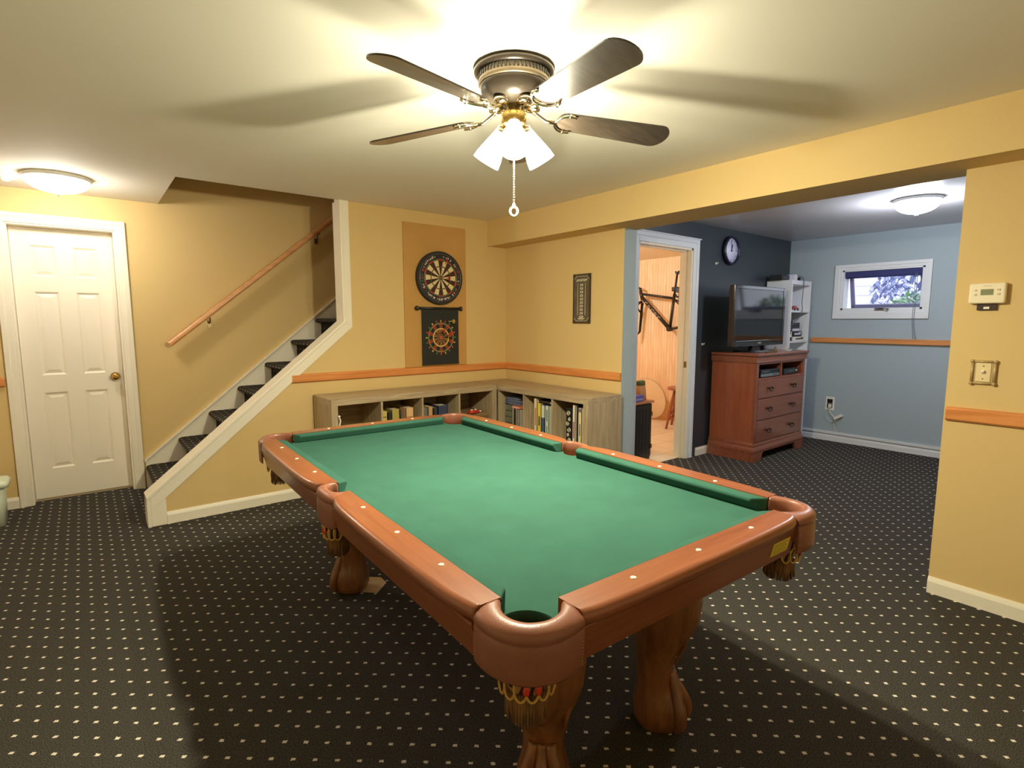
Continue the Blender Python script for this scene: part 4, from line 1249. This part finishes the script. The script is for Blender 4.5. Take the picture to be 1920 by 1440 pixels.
# right cube of A: red packet and small white figure; left cube: white cord
rp = thing('game_controller', 'red and white handheld gadget on the brown lidded box in the bookcase', 'gadget', inA(xa(-.625), -BD_ + .05, ZS + .1525), .15)
mb = MB(); mb.loft([rrect(.045, .022, .015, 0), rrect(.055, .028, .02, .010), rrect(.055, .028, .02, .018), rrect(.042, .02, .014, .028)], True, True); mb.build('gadget_shell', mat('glossy_red', (196, 50, 40), .3), rp)
mb = MB(); mb.lathe([(.012, .027), (.011, .033), (.004, .035)], (-.022, 0, 0), 14); mb.lathe([(.012, .027), (.011, .033), (.004, .035)], (.022, 0, 0), 14); mb.box(.052, .085, -.008, .008, .006, .016)
mb.build('gadget_caps', WPLASTIC, rp)
bx = thing('storage_box', 'brown lidded box under the red gadget in the dart wall bookcase', 'box', inA(xa(-.608), -BD_ + .16, ZS + .0005), 0)
MB().box(-.13, .13, -.12, .13, 0, .125).build('box_body', mat('brown_box', (120, 92, 60), .8), bx, bevel=.004); MB().box(-.133, .133, -.123, .133, .118, .151).build('box_lid', mat('brown_lid', (138, 108, 72), .8), bx, bevel=.003)
wf = thing('small_figurine', 'tiny white figurine beside the red gadget in the dart wall bookcase', 'figurine', inA(xa(-.775), -BD_ + .05, ZS + .1805), 0)
MB().lathe([(.014, 0), (.016, .006), (.009, .012), (.008, .03), (.013, .042), (.010, .052), (.006, .056)], n=18).build('figurine_body', WPLASTIC, wf); MB().sphere((0, 0, .066), .013, 14, 9).build('figurine_head', WPLASTIC, wf)
fb = thing('book', 'thick dark upright box book under the tiny white figurine', 'book', inA(xa(-.775), -BD_ + .03, ZS + .0005), 0, gA)
MB().box(-.013, .016, 0, .20, 0, .180).build('cover', mat('umber_slipcase', (110, 88, 58), .7), fb, bevel=.002)
wc = MB(); wc.tube(spline([inA(FT + .004, -BD_ - .0075, .66), inA(FT + .012, -BD_ - .0075, .635), inA(FT + .006, -BD_ - .0075, .60), inA(FT + .014, -BD_ - .0075, .565), inA(FT + .002, -BD_ - .0075, .53), inA(FT + .010, -BD_ - .0075, .46), inA(FT + .014, -BD_ + .01, ZS + .012), inA(FT + .05, -BD_ + .06, ZS + .0065)], 6), .0055, 8)
wc.sphere(inA(FT + .004, -BD_ - .0105, .668), .009, 10, 6)
tag(wc.build('white_cable', WPLASTIC, None), 'white cable hanging at the left edge of the dart wall bookcase', 'cable')

# ------------------------------------------------------------------ dresser (media chest)
DS = thing('media_dresser', 'reddish brown media dresser with three drawers below open slots', 'dresser', (1.70, -1.185, 0))
DWd, DDp = 1.058, .47        # width, depth; front faces -y
def dbox(mb, x0, x1, y0, y1, z0, z1, mi=0): return mb.box(x0, x1, -y1, -y0, z0, z1, mi)   # y counted from the back
mb = MB()
dbox(mb, .02, .045, 0, DDp - .012, .15, .955); mb.build('side_panel', CHERRYZ, DS)
mb = MB(); dbox(mb, DWd - .045, DWd - .02, 0, DDp - .012, .15, .955); mb.build('side_panel', CHERRYZ, DS)
mb = MB(); dbox(mb, .04, DWd - .04, 0, .012, .15, .955)
mb.build('back_panel', CHERRYX, DS)
mb = MB()
dbox(mb, .0185, .062, DDp - .034, DDp - .008, .151, .954); dbox(mb, DWd - .062, DWd - .0185, DDp - .034, DDp - .008, .151, .954)
for z0, z1 in ((.935, .955), (.785, .803), (.600, .608), (.388, .396), (.15, .182)): dbox(mb, .05, DWd - .05, .02, DDp - .012, z0, z1)
dbox(mb, DWd * .5 - .008, DWd * .5 + .008, .02, DDp - .012, .80, .94)
mb.build('face_frame', CHERRYX, DS, bevel=.002)
def molding(mb, prof, x0=0., x1=DWd, y1=DDp):
    """sweep (offset outwards, z) around left, front and right"""
    rings = []
    for (px, py, nx, ny) in ((x0, 0, -1, 0), (x0, y1, -1, 1), (x1, y1, 1, 1), (x1, 0, 1, 0)):
        rings.append([(px + nx * o, -(py + ny * o), z) for o, z in prof])
    mb.loft(rings, True, True, 0, False)
mb = MB()
molding(mb, [(-.03, .952), (.004, .952), (.012, .965), (.002, .985), (.0, 1.0), (.012, 1.012), (.012, 1.016), (-.03, 1.016)], .012, DWd - .012, DDp - .01)
dbox(mb, .0, DWd, 0, DDp, .9555, 1.0155)
mb.build('crown_molding', CHERRYX, DS)
mb = MB(); dbox(mb, -.012, DWd + .012, 0, DDp + .018, 1.016, 1.042)
mb.build('dresser_top', CHERRYX, DS, bevel=.008, seg=3)
mb = MB()
molding(mb, [(-.03, .08), (.012, .08), (.014, .105), (.010, .125), (.003, .140), (.001, .165), (-.012, .185), (-.03, .185)], .008, DWd - .008, DDp - .006)
mb.build('base_molding', CHERRYX, DS)
for s in (0, 1):
    mb = MB()   # bracket feet
    x0 = -.002 if s == 0 else DWd + .002
    sg = 1 if s == 0 else -1
    mb.prism([(x0, 0), (x0 + sg * .15, 0), (x0 + sg * .17, .03), (x0 + sg * .19, .075), (x0 + sg * .20, .082), (x0, .082)][::sg], -DDp - .008, -DDp + .02, 'Y')
    dbox(mb, min(x0, x0 + sg * .025), max(x0, x0 + sg * .025), 0, DDp - .021, 0, .082)
    mb.build('bracket_foot', CHERRYX, DS)
HAND = mat('antique_pull', (62, 52, 40), .35, .8)
for z0, z1 in ((.610, .783), (.398, .598), (.184, .386)):
    mb = MB(); dbox(mb, .066, DWd - .066, .05, DDp - .004, z0, z1)
    dwr = mb.build('drawer', CHERRYX, DS, bevel=.005, seg=2)
    for x in (.27, DWd - .30):
        zc = (z0 + z1) / 2
        mb = MB(); yf_ = -(DDp - .004)
        for q in (-1, 1):
            mb.lathe([(.012, -.006), (.008, -.010), (.006, -.022), (.009, -.026), (.004, -.03)][::-1], (x + q * .034, yf_, zc + .008), 12, 'Y')
        mb.tube(spline([(x - .034, yf_ - .022, zc + .006), (x - .03, yf_ - .026, zc - .014), (x, yf_ - .028, zc - .022), (x + .03, yf_ - .026, zc - .014), (x + .034, yf_ - .022, zc + .006)], 5), .004, 8)
        tag(mb.build('bail_pull', HAND, dwr), 'dark bail pull')
dv = thing('disc_player', 'silver black disc player in the left open slot of the dresser', 'disc player', (1.70 + .33, -1.185 - DDp + .03, .804))
MB().box(-.19, .19, 0, .26, .006, .075).build('player_body', mat('player_grey', (70, 74, 76), .35, .4), dv, bevel=.003)
mb = MB(); mb.box(-.185, .185, -.003, 0, .04, .07, 0); mb.box(-.17, -.02, -.0045, -.003, .052, .062, 1); mb.box(.05, .13, -.0045, -.003, .015, .03, 1); mb.box(-.185, .185, -.0025, 0, .008, .036, 2)
mb.build('player_front', [BLACK, mat('player_display', (90, 110, 116), .2), mat('silver_strip', (150, 156, 158), .3, .6)], dv)
MB().box(-.18, .18, .03, .2, 0, .006).build('player_feet', BLACK, dv)
d3 = thing('cable_box', 'dark cable box in the right open slot of the dresser', 'cable box', (1.70 + .80, -1.185 - DDp + .04, .804))
MB().box(-.16, .16, 0, .22, .004, .060).build('box_body', mat('cable_box_grey', (44, 46, 48), .4), d3, bevel=.003)
mb = MB(); mb.box(-.06, .05, -.002, 0, .025, .045); mb.box(.10, .13, -.002, 0, .03, .04, 1); mb.build('box_front', [mat('box_display', (70, 80, 84), .2), WPLASTIC], d3)
MB().box(-.15, .15, .02, .2, 0, .004).build('box_feet', BLACK, d3)

# ------------------------------------------------------------------ television
tv = thing('television', 'black flat screen television standing on the reddish brown dresser', 'television', (2.105, -1.40, 1.042))
TX, TZ0, TZ1 = .51, .062, .650
GLOSSB = mat('gloss_black_bezel', (18, 18, 20), .12, coat=.5)
mb = MB()
for a, b, c_, d_ in ((-TX, -TX + .045, TZ0, TZ1), (TX - .045, TX, TZ0, TZ1), (-TX + .045, TX - .045, TZ1 - .035, TZ1), (-TX + .045, TX - .045, TZ0, TZ0 + .055)):
    mb.box(a, b, -.062, -.030, c_, d_)
mb.build('bezel', GLOSSB, tv, bevel=.004)
mb = MB()
mb.loft([[(x * TX, y, z) for x, z in ((-1, TZ0), (1, TZ0), (1, TZ1), (-1, TZ1))] if False else [(-TX + i, y, TZ0 + i), (TX - i, y, TZ0 + i), (TX - i, y, TZ1 - i), (-TX + i, y, TZ1 - i)] for i, y in ((.001, -.032), (.004, -.006), (.06, .030), (.10, .038))], True, True, 0, False)
mb.build('rear_housing', mat('brown_black_shell', (46, 40, 36), .4), tv)
SCR, snt, sb_ = base_mat('dark_glossy_screen')
sb_.inputs['Base Color'].default_value = lin((14, 16, 18)); sb_.inputs['Roughness'].default_value = .08; sb_.inputs['Specular IOR Level'].default_value = .5
MB().box(-TX + .044, TX - .044, -.058, -.050, TZ0 + .054, TZ1 - .034).build('screen', SCR, tv)
mb = MB(); mb.box(-.03, .03, -.0645, -.062, TZ0 + .022, TZ0 + .034)
tag(mb.build('maker_badge', mat('badge_silver', (190, 190, 186), .3, .5), tv), 'small silver badge')
mb = MB(); mb.loft([[(-.09, -.03, .015), (.09, -.03, .015), (.09, .01, .015), (-.09, .01, .015)], [(-.06, -.025, .07), (.06, -.025, .07), (.06, .01, .07), (-.06, .01, .07)], [(-.06, -.018, .16), (.06, -.018, .16), (.06, .01, .16), (-.06, .01, .16)]], True, True, 0, False)
mb.build('stand_neck', BLACK, tv)
mb = MB(); mb.loft([rrect(.26, .115, .05, 0, 8), rrect(.26, .115, .05, .010, 8), rrect(.22, .085, .04, .018, 8)], True, True)
mb.xf(Matrix.Translation((0, -.02, 0)))
mb.build('stand_base', GLOSSB, tv)
rc = thing('remote_control', 'small pale remote lying on the dresser top right of the television base', 'remote', (2.50, -1.58, 1.0425), .3)
MB().box(-.08, .08, -.02, .02, 0, .018).build('remote_body', mat('pale_remote', (190, 196, 200), .4), rc, bevel=.005); MB().box(-.06, .05, -.012, .012, .018, .020).build('remote_buttons', BLACK, rc)
gl = thing('brass_trinket', 'small brass coloured trinket in front of the television base', 'trinket', (2.02, -1.625, 1.0425))
mb = MB(); mb.box(-.10, .07, -.012, .012, 0, .016); mb.build('trinket_bar', mat('dull_gold', (120, 98, 56), .4, .6), gl); MB().lathe([(.014, .0), (.016, .02), (.008, .034), (.011, .05), (.003, .058)], (.09, 0, 0), 14).build('trinket_finial', mat('dull_gold_cap', (130, 106, 60), .4, .6), gl)

# ------------------------------------------------------------------ tall white shelf unit
ws = thing('shelf_unit', 'tall narrow white shelf unit in the corner behind the dresser', 'shelf unit', (2.775, -1.175, 0))
SW_, SD_, SH_ = .475, .275, 1.79
mb = MB(); mb.box(0, .02, -SD_, 0, 0, SH_); mb.build('side_panel', COOLWHITE, ws, bevel=.001)
mb = MB(); mb.box(SW_ - .02, SW_, -SD_, 0, 0, SH_); mb.build('side_panel', COOLWHITE, ws, bevel=.001)
mb = MB(); mb.box(.02, SW_ - .02, -SD_, 0, SH_ - .045, SH_); mb.build('top_panel', COOLWHITE, ws)
for z in (1.462, 1.13, .80, .47, .07):
    MB().box(.02, SW_ - .02, -SD_ + .004, -.01, z - .018, z).build('shelf', COOLWHITE, ws)
MB().box(.01, SW_ - .01, -.008, -.001, .05, SH_ - .01).build('back_panel', COOLWHITE, ws)
def on_ws(x, d, z): return (2.775 + x, -1.175 - SD_ + d, z)
def gadget(name, label, cat, x, d, z, w, dp, h, m, rz=0, detail=None, m2=None):
    t = thing(name, label, cat, on_ws(x, d, z + .0006), rz, 'electronics and boxes on the white shelf unit')
    MB().box(-w / 2, w / 2, 0, dp, 0, h).build('box_body', m, t, bevel=.003)
    mb = MB(); mb.box(-w * .35, w * .35, -.002, 0, h * .35, h * .65); mb.box(w * .15, w * .4, -.003, 0, h * .70, h * .85)
    mb.build('front_detail', m2 or WPLASTIC, t)
    return t
GB = mat('gadget_black', (34, 34, 40), .4); GD = mat('gadget_dark_grey', (66, 66, 76), .4); LIL = mat('pale_lilac_white', (216, 214, 230), .5)
gadget('game_controller', 'black chunky gadget at left of the second shelf of the white unit', 'gadget', .085, .03, 1.13, .10, .13, .12, GB)
gadget('storage_box', 'black box stacked on the chunky gadget in the white shelf unit', 'box', .085, .03, 1.251, .10, .13, .11, GD, m2=GB)
gadget('storage_box', 'white low box under the dark console in the white shelf unit', 'box', .29, .02, 1.13, .26, .18, .045, WPLASTIC, m2=GD)
gadget('game_console', 'dark patterned console on the white low box in the shelf unit', 'console', .285, .04, 1.1757, .21, .16, .06, GB, m2=LIL)
gadget('storage_box', 'pale box between two dark consoles in the white shelf unit', 'box', .25, .04, 1.2365, .17, .15, .028, LIL, m2=WPLASTIC)
gadget('game_console', 'dark console topmost of its pile in the white shelf unit', 'console', .25, .04, 1.2655, .16, .15, .065, GD, m2=BLACK)
rt = thing('toy_car', 'red and white toy on the upper shelf of the white unit', 'toy', on_ws(.235, .09, 1.4632), .15)
mb = MB(); mb.loft([[(-.10, y, .012), (.10, y, .012), (.10, y, .028), (.05, y, .034), (.02, y, .050), (-.045, y, .050), (-.075, y, .034), (-.10, y, .030)] for y in (-.04, .04)], True, True, 0, False)
mb.build('toy_body', mat('toy_red', (176, 66, 56), .35), rt, bevel=.004)
for x in (-.06, .06):
    for y in (-.041, .041):
        MB().lathe([(.0125, -.006), (.0125, .006)], (x, y, .0125), 14, 'Y').build('toy_wheel', BLACK, rt)
pl = MB(); pl.box(-.16, .16, -.09, .09, 0, .003)
tag(pl.xf(Matrix.Translation(on_ws(.24, .17, 1.4625))).build('paper_sheet', LIL, None), 'pale sheet lying under the red toy on upper shelf of white unit', 'paper')
rt.location.z += .0036
gadget('router', 'black slim router box on top of the white unit, at its left rear', 'router', .06, .10, SH_, .17, .14, .060, GB, m2=GD)
gadget('modem', 'white upright modem on top of the white unit', 'modem', .215, .06, SH_, .05, .15, .070, LIL, m2=WPLASTIC)
gadget('modem', 'white shorter adapter box right of the upright modem', 'modem', .275, .08, SH_, .045, .12, .055, LIL, m2=WPLASTIC)
kb = MB()
for k in range(7):
    q = rnd.random() * 6
    kb.tube(spline([on_ws(.375 + .045 * math.cos(q + a * 1.1), .10 + .05 * math.sin(q * 1.3 + a * 1.3) + .02, SH_ + .006 + .006 * k * .9 + .006 * math.sin(a * 2 + k)) for a in range(7)], 5), .0045, 6)
tag(kb.build('cable_tangle', BLACK, None), 'tangle of black cables on top of the white shelf unit', 'cables')
cd = MB(); cd.tube(spline([on_ws(.245, .05, SH_ + .055), on_ws(.246, -.008, SH_ + .02), on_ws(.246, -.010, SH_ - .1), on_ws(.240, -.008, 1.56), on_ws(.235, -.012, 1.44), on_ws(-.012, -.02, 1.30)], 6), .004, 6)
tag(cd.build('hanging_cable', mat('grey_cable', (96, 96, 110), .6), None), 'thin grey cable running down the front of the white shelf unit', 'cable')

# ------------------------------------------------------------------ clock and hooks on the charcoal wall
ck = thing('wall_clock', 'round wall clock with a dark rim on the charcoal wall', 'clock', (1.985, DY, 2.06))
NAVY = mat('navy_rim', (30, 28, 52), .35)
R90 = Matrix(((1, 0, 0), (0, 0, 1), (0, 1, 0)))
mb = MB(); mb.lathe([(.118, 0), (.142, -.006), (.146, -.030), (.138, -.044), (.122, -.040), (.120, -.020)], n=48, mat3=R90)
mb.build('clock_rim', NAVY, ck)
mb = MB(); mb.lathe([(.121, -.019), (.121, -.022), (.001, -.022)], n=48, mat3=R90)
mb.build('clock_face', mat('pale_clock_face', (214, 212, 236), .4), ck)
mb = MB()
for k in range(12):
    a = k * PI / 6; r0, r1 = (.088, .110) if k % 3 == 0 else (.096, .110)
    mb.bar((r0 * math.sin(a), -.0235, r0 * math.cos(a)), (r1 * math.sin(a), -.0235, r1 * math.cos(a)), .007 if k % 3 == 0 else .004, .002, 0, (0, 1, 0))
mb.build('hour_marks', GD, ck)
mb = MB(); mb.bar((0, -.026, -.01), (.018, -.026, .062), .008, .003, 0, (0, 1, 0)); mb.bar((0, -.029, -.015), (-.014, -.029, .090), .005, .002, 0, (0, 1, 0)); mb.lathe([(.007, -.032), (.007, -.022)], n=12, axis='Y')
mb.build('clock_hands', NAVY, ck)
for x, z, lb in ((1.745, 1.918, 'small white wall hook below left of the clock'), (1.56, 1.122, 'small white wall hook beside the doorway casing, left of the dresser')):
    hk = MB(); hk.lathe([(.012, DY), (.012, DY - .008)], (x, 0, z), 12, 'Y'); hk.tube([(x, DY - .006, z), (x, DY - .022, z - .002), (x, DY - .026, z + .012)], .004, 6)
    tag(hk.build('wall_hook', WPLASTIC, None), lb, 'hook', 'hooks on the charcoal wall')

# ------------------------------------------------------------------ pine room contents
cb = thing('low_cabinet', 'low black cabinet with a wooden top just inside the pine room doorway', 'cabinet', (.60, -.955, .004))
BLK2 = mat('black_stained_wood', (36, 36, 34), .45, bump=.05)
MB().box(0, .465, .012, .45, 0, .555).build('cabinet_body', BLK2, cb)
MB().box(-.015, .485, -.012, .47, .555, .580).build('cabinet_top', wood('cabinet_top_wood', (190, 122, 70), (212, 146, 92), 'X', .4), cb, bevel=.004)
mb = MB(); mb.box(.01, .455, -.006, .013, .03, .545)
for k in range(9): mb.box(.03 + k * .048, .036 + k * .048, -.0075, -.004, .06, .51, 1)
mb.build('cabinet_door', [BLK2, mat('black_groove', (16, 16, 15), .6)], cb, bevel=.002)
for z in (.13, .45):
    mb = MB(); mb.box(.440, .462, -.012, -.004, z - .02, z + .02); mb.sphere((.452, -.014, z), .006, 8, 6); mb.build('hinge', STEEL, cb)
pb = thing('tissue_box', 'purple blue box on the low black cabinet', 'box', (.872, -.930, .5845), .05)
MB().box(-.07, .07, -.024, .024, 0, .062).build('box_body', mat('purple_blue_card', (112, 108, 178), .6), pb, bevel=.003); MB().box(-.055, .055, -.0245, -.023, .016, .03).build('box_print', mat('lilac_print', (170, 166, 214), .6), pb)
bg = thing('paper_bag', 'tan tapered bag with a green top band on the low black cabinet', 'bag', (.998, -.862, .5845), .1)
def rr(hx, hy, z): return rrect(hx, hy, .015, z, 4)
MB().loft([rr(.068, .034, 0), rr(.062, .030, .09), rr(.056, .024, .150)], True, True).build('bag_body', mat('tan_bag', (200, 146, 92), .8), bg); MB().loft([rr(.057, .026, .142), rr(.055, .022, .182), rr(.053, .018, .187)], True, True).build('bag_band', mat('green_band', (92, 110, 62), .7), bg)
cn = thing('glue_bottle', 'slim white pointed bottle behind the purple blue box', 'bottle', (.985, -.765, .5845))
MB().lathe([(.035, 0), (.037, .01), (.035, .15), (.018, .19), (.016, .21)], n=20).build('bottle_body', mat('bottle_white', (232, 226, 208), .4), cn); MB().lathe([(.017, .20), (.018, .22), (.004, .34)], n=16).build('bottle_spout', mat('bottle_cream', (236, 214, 176), .4), cn)
# cream round table top leaning against the pine wall
ds = thing('round_table_top', 'cream round table top leaning on its edge against the pine wall', 'table top', (2.80, .40, .29))
ds.rotation_euler = (0, math.radians(-10), 0)
mb = MB(); mb.lathe([(.28, -.012), (.285, -.006), (.285, .006), (.28, .012)], n=48, axis='X'); mb.build('top_disc', mat('cream_laminate', (236, 214, 178), .5), ds)
mb = MB(); mb.lathe([(.287, -.0125), (.289, -.008), (.289, .008), (.287, .0125), (.284, .0), ], n=48, axis='X', caps=False); mb.build('edge_band', mat('tan_edge', (206, 176, 132), .5), ds)
tb = thing('cardboard_box', 'tan box on the tile floor in front of the cream round top', 'box', (2.55, .46, .0045), .1)
MB().box(-.10, .10, -.12, .12, 0, .20).build('box_body', mat('tan_box', (222, 186, 132), .8), tb); 
mb = MB(); mb.box(-.102, .102, -.004, .122, .199, .203); mb.box(-.102, .102, -.122, -.006, .199, .203); mb.build('box_flap', mat('tan_box_flap', (212, 176, 124), .8), tb)
# stool
so = thing('wooden_stool', 'reddish wooden stool with splayed legs on the tile floor of the pine room', 'stool', (2.62, -.24, .004))
STW = mat('stool_red_wood', (156, 88, 54), .35, var=.15, vscale=12)
MB().lathe([(.14, .482), (.172, .488), (.178, .502), (.172, .516), (.14, .520), (.002, .514)], n=36).build('seat', STW, so)
lg = []
for k in range(4):
    a = math.radians(45 + 90 * k + 22)
    t_ = Vector((.10 * math.cos(a), .10 * math.sin(a), .484)); b_ = Vector((.205 * math.cos(a), .205 * math.sin(a), 0.0))
    lg.append((t_, b_))
    pts = [t_ + (b_ - t_) * f for f in (0, .15, .3, .45, .5, .55, .7, .85, 1)]
    MB().tube(pts, [.014, .017, .019, .020, .015, .020, .018, .015, .013], 10).build('leg', STW, so)
for h, pr in ((.60, 0), (.74, 1)):
    for k in range(4):
        if k % 2 != pr and h < .7: pass
        a, b_ = lg[k], lg[(k + 1) % 4]
        MB().tube([a[0] + (a[1] - a[0]) * h, a[0] * .5 + b_[0] * .5 + ((a[1] - a[0]) + (b_[1] - b_[0])) * .5 * h, b_[0] + (b_[1] - b_[0]) * h], [.008, .011, .008], 8).build('rung', STW, so)
dg = thing('door_wedge', 'small brown wooden wedge on the tile beside the doorway jamb', 'door wedge', (1.27, -.70, .0045))
MB().prism([(-.02, 0), (.03, 0), (.03, .085), (.01, .10), (-.02, .06)], -.05, .05, 'Y').build('wedge_body', mat('brown_wedge', (150, 94, 54), .6), dg)
# bicycle frame hanging on the pine wall (x = 2.88), read along y
bk = thing('bicycle_frame', 'dark bicycle frame without wheels hanging on the pine wall', 'bicycle', (2.86, 0, 0))
FRM = mat('bike_graphite', (70, 60, 56), .3, .5); FRD = mat('bike_black', (34, 30, 30), .35); LET = mat('bike_white_print', (232, 224, 214), .4)
def bt(name, a, b, r, m=FRM, r2=None, mid=None):
    pts = [(0, a[0], a[1])] + ([(0, mid[0], mid[1])] if mid else []) + [(0, b[0], b[1])]
    mb = MB(); mb.tube(pts, [r] + ([r] if mid else []) + [r2 or r], 12); return mb.build(name, m, bk)
HT0, HT1, BB, ST = (.632, 1.760), (.597, 1.640), (.136, 1.243), (.083, 1.700)
bt('head_tube', HT0, HT1, .024)
bt('top_tube', (.622, 1.722), (.100, 1.645), .017)
dt = bt('down_tube', (.605, 1.675), BB, .026)
bt('seat_tube', BB, ST, .019)
bt('seat_post', ST, (.050, 1.965), .0135, FRD)
mb = MB(); mb.tube([(0, .080, 1.985), (0, .052, 1.972), (0, .022, 1.988)], .012, 8); mb.box(-.03, .03, .040, .062, 1.955, 1.975); mb.build('saddle_clamp', FRD, bk)
for s in (-1, 1):
    mb = MB(); mb.tube([(0, .10, 1.64), (s * .035, .03, 1.60), (s * .06, -.28, 1.34)], [.010, .009, .008], 8); mb.build('seat_stay', FRM, bk)
    mb = MB(); mb.tube([(0, .136, 1.243), (s * .04, .06, 1.255), (s * .06, -.28, 1.33)], [.014, .012, .009], 8); mb.build('chain_stay', FRD, bk)
    mb = MB(); mb.tube([(s * .05, .640, 1.585), (s * .055, .655, 1.40), (s * .055, .672, 1.20), (s * .05, .700, 1.165)], [.018, .020, .017, .010], 10); mb.build('fork_leg', FRD if s > 0 else FRM, bk)
mb = MB(); mb.tube([(-.06, .638, 1.585), (0, .618, 1.612), (.06, .638, 1.585)], .020, 10); mb.build('fork_crown', FRM, bk)
mb = MB(); mb.tube([(-.06, .655, 1.45), (0, .690, 1.54), (.06, .655, 1.45)], .012, 8); mb.build('fork_brace', FRD, bk)
mb = MB(); mb.tube([(0, .632, 1.76), (0, .636, 1.80)], .018, 10); mb.tube([(0, .636, 1.795), (0, .70, 1.815)], .015, 10); mb.tube([(-.02, .70, 1.815), (.02, .70, 1.815)], .021, 12); mb.build('stem', FRD, bk)
mb = MB(); mb.lathe([(.030, -.04), (.030, .04)], (0, .136, 1.243), 16, 'X'); mb.build('bottom_bracket', FRM, bk)
mb = MB(); mb.box(-.03, .03, .03, .11, 1.735, 1.790); mb.box(-.035, .035, -.06, .04, 1.715, 1.775); mb.tube([(-.04, .07, 1.76), (.04, .07, 1.76)], .02, 10); mb.build('wall_hanger', FRD, bk, bevel=.006)
mb = MB()
a_ = Vector((-.0255, .565, 1.638)); b_ = Vector((-.0255, .25, 1.345)); d_ = (b_ - a_).normalized(); n_ = Vector((0, -d_.z, d_.y))
for k in range(5):     # worn white letters along the down tube
    p_ = a_ + (b_ - a_) * (.12 + .17 * k)
    mb.bar(p_ - n_ * .013, p_ + n_ * .013, .004, .014, 0, (1, 0, 0))
    mb.bar(p_ + d_ * .014 - n_ * .013, p_ + d_ * .034 + n_ * (.013 if k % 2 else -.013), .004, .010, 0, (1, 0, 0))
mb.build('frame_print', LET, dt)
mb = MB(); mb.box(2.855, 3.0, .05, .09, 1.655, 1.675); mb.box(2.985, 3.0, .03, .11, 1.60, 1.74); mb.tube([(2.86, .055, 1.685), (2.86, .085, 1.685)], .012, 8)
tag(mb.build('wall_bracket', FRD, None), 'dark bracket on the pine wall holding the bicycle frame', 'bracket')

# ------------------------------------------------------------------ outside the window
gnd = struct(MB().box(XB + .12, XB + 9, -9, 6, .95, 1.0).build('ground_outside', mat('pale_paving', (176, 178, 190), .9, var=.15, vscale=3)))
hs = thing('neighbour_house', 'pale siding wall of a house seen outside the window', 'house', (XB + 4.2, -1.0, 1.0))
mb = MB(); mb.box(0, .3, -.5, 4.5, 0, 3.0)
for k in range(18): mb.box(-.015, .0, -.5, 4.5, k * .16, k * .16 + .145)
mb.build('siding', mat('white_siding', (236, 236, 244), .7), hs)
def shrub(name, label, x, y, z, r, n, col):
    t = thing(name, label, 'shrub', (x, y, z))
    mb = MB()
    for k in range(n):
        a, b = rnd.uniform(0, 2 * PI), math.acos(rnd.uniform(-.6, 1)); q = r * rnd.uniform(.55, 1) ** .5
        p = Vector((q * math.sin(b) * math.cos(a), q * math.sin(b) * math.sin(a), r * .9 + q * math.cos(b)))
        u = Vector((rnd.uniform(-1, 1), rnd.uniform(-1, 1), rnd.uniform(-1, 1))).normalized(); w_ = u.cross(Vector((0, 0, 1))).normalized(); s = rnd.uniform(.04, .075)
        mb.add([p - u * s, p + w_ * s * .4, p + u * s, p - w_ * s * .4], [(0, 1, 2, 3)], 0)
    mb.build('foliage', mat(name + '_leaf', col, .6), t)
    mb = MB()
    for k in range(5): mb.tube([(0, 0, 0), (.06 * math.cos(k * 1.3), .06 * math.sin(k * 1.3), r * .5), (.4 * r * math.cos(k * 1.3), .4 * r * math.sin(k * 1.3), r * 1.1)], [.02, .015, .006], 6)
    mb.build('stem', mat(name + '_bark', (90, 74, 60), .9), t)
shrub('leafy_shrub', 'blue green leafy shrub outside at the right of the window', XB + 2.0, -2.0, 1.0, .64, 1100, (150, 160, 200))
shrub('garden_shrub', 'green shrub outside at lower right beyond the window glass', XB + .75, -2.25, 1.0, .36, 600, (150, 186, 150))

# ------------------------------------------------------------------ world, camera, view
wd = bpy.data.worlds.new('overcast_sky'); sc.world = wd; wd.use_nodes = True
bgn = wd.node_tree.nodes['Background']; bgn.inputs[0].default_value = (.80, .86, 1.0, 1); bgn.inputs[1].default_value = P_SKY
cam = bpy.data.cameras.new('camera'); co = bpy.data.objects.new('camera', cam); COL.objects.link(co)
cam.sensor_width = 36.0; cam.lens = 36.0 * 1007.62 / 1920
co.location = (-3.2313, -4.1575, 1.3495); co.rotation_euler = (1.4542, 0, -.6725)
cam.clip_start = .05
sc.camera = co
vs = sc.view_settings
vs.view_transform = 'Standard'; vs.look = 'None'; vs.gamma = 1.0; vs.use_curve_mapping = False; vs.exposure = EXPO
cy = sc.cycles
cy.max_bounces = 16; cy.diffuse_bounces = 12; cy.glossy_bounces = 4; cy.transparent_max_bounces = 12
cy.sample_clamp_indirect = 10.0; cy.caustics_reflective = False; cy.caustics_refractive = False
cy.use_denoising = True
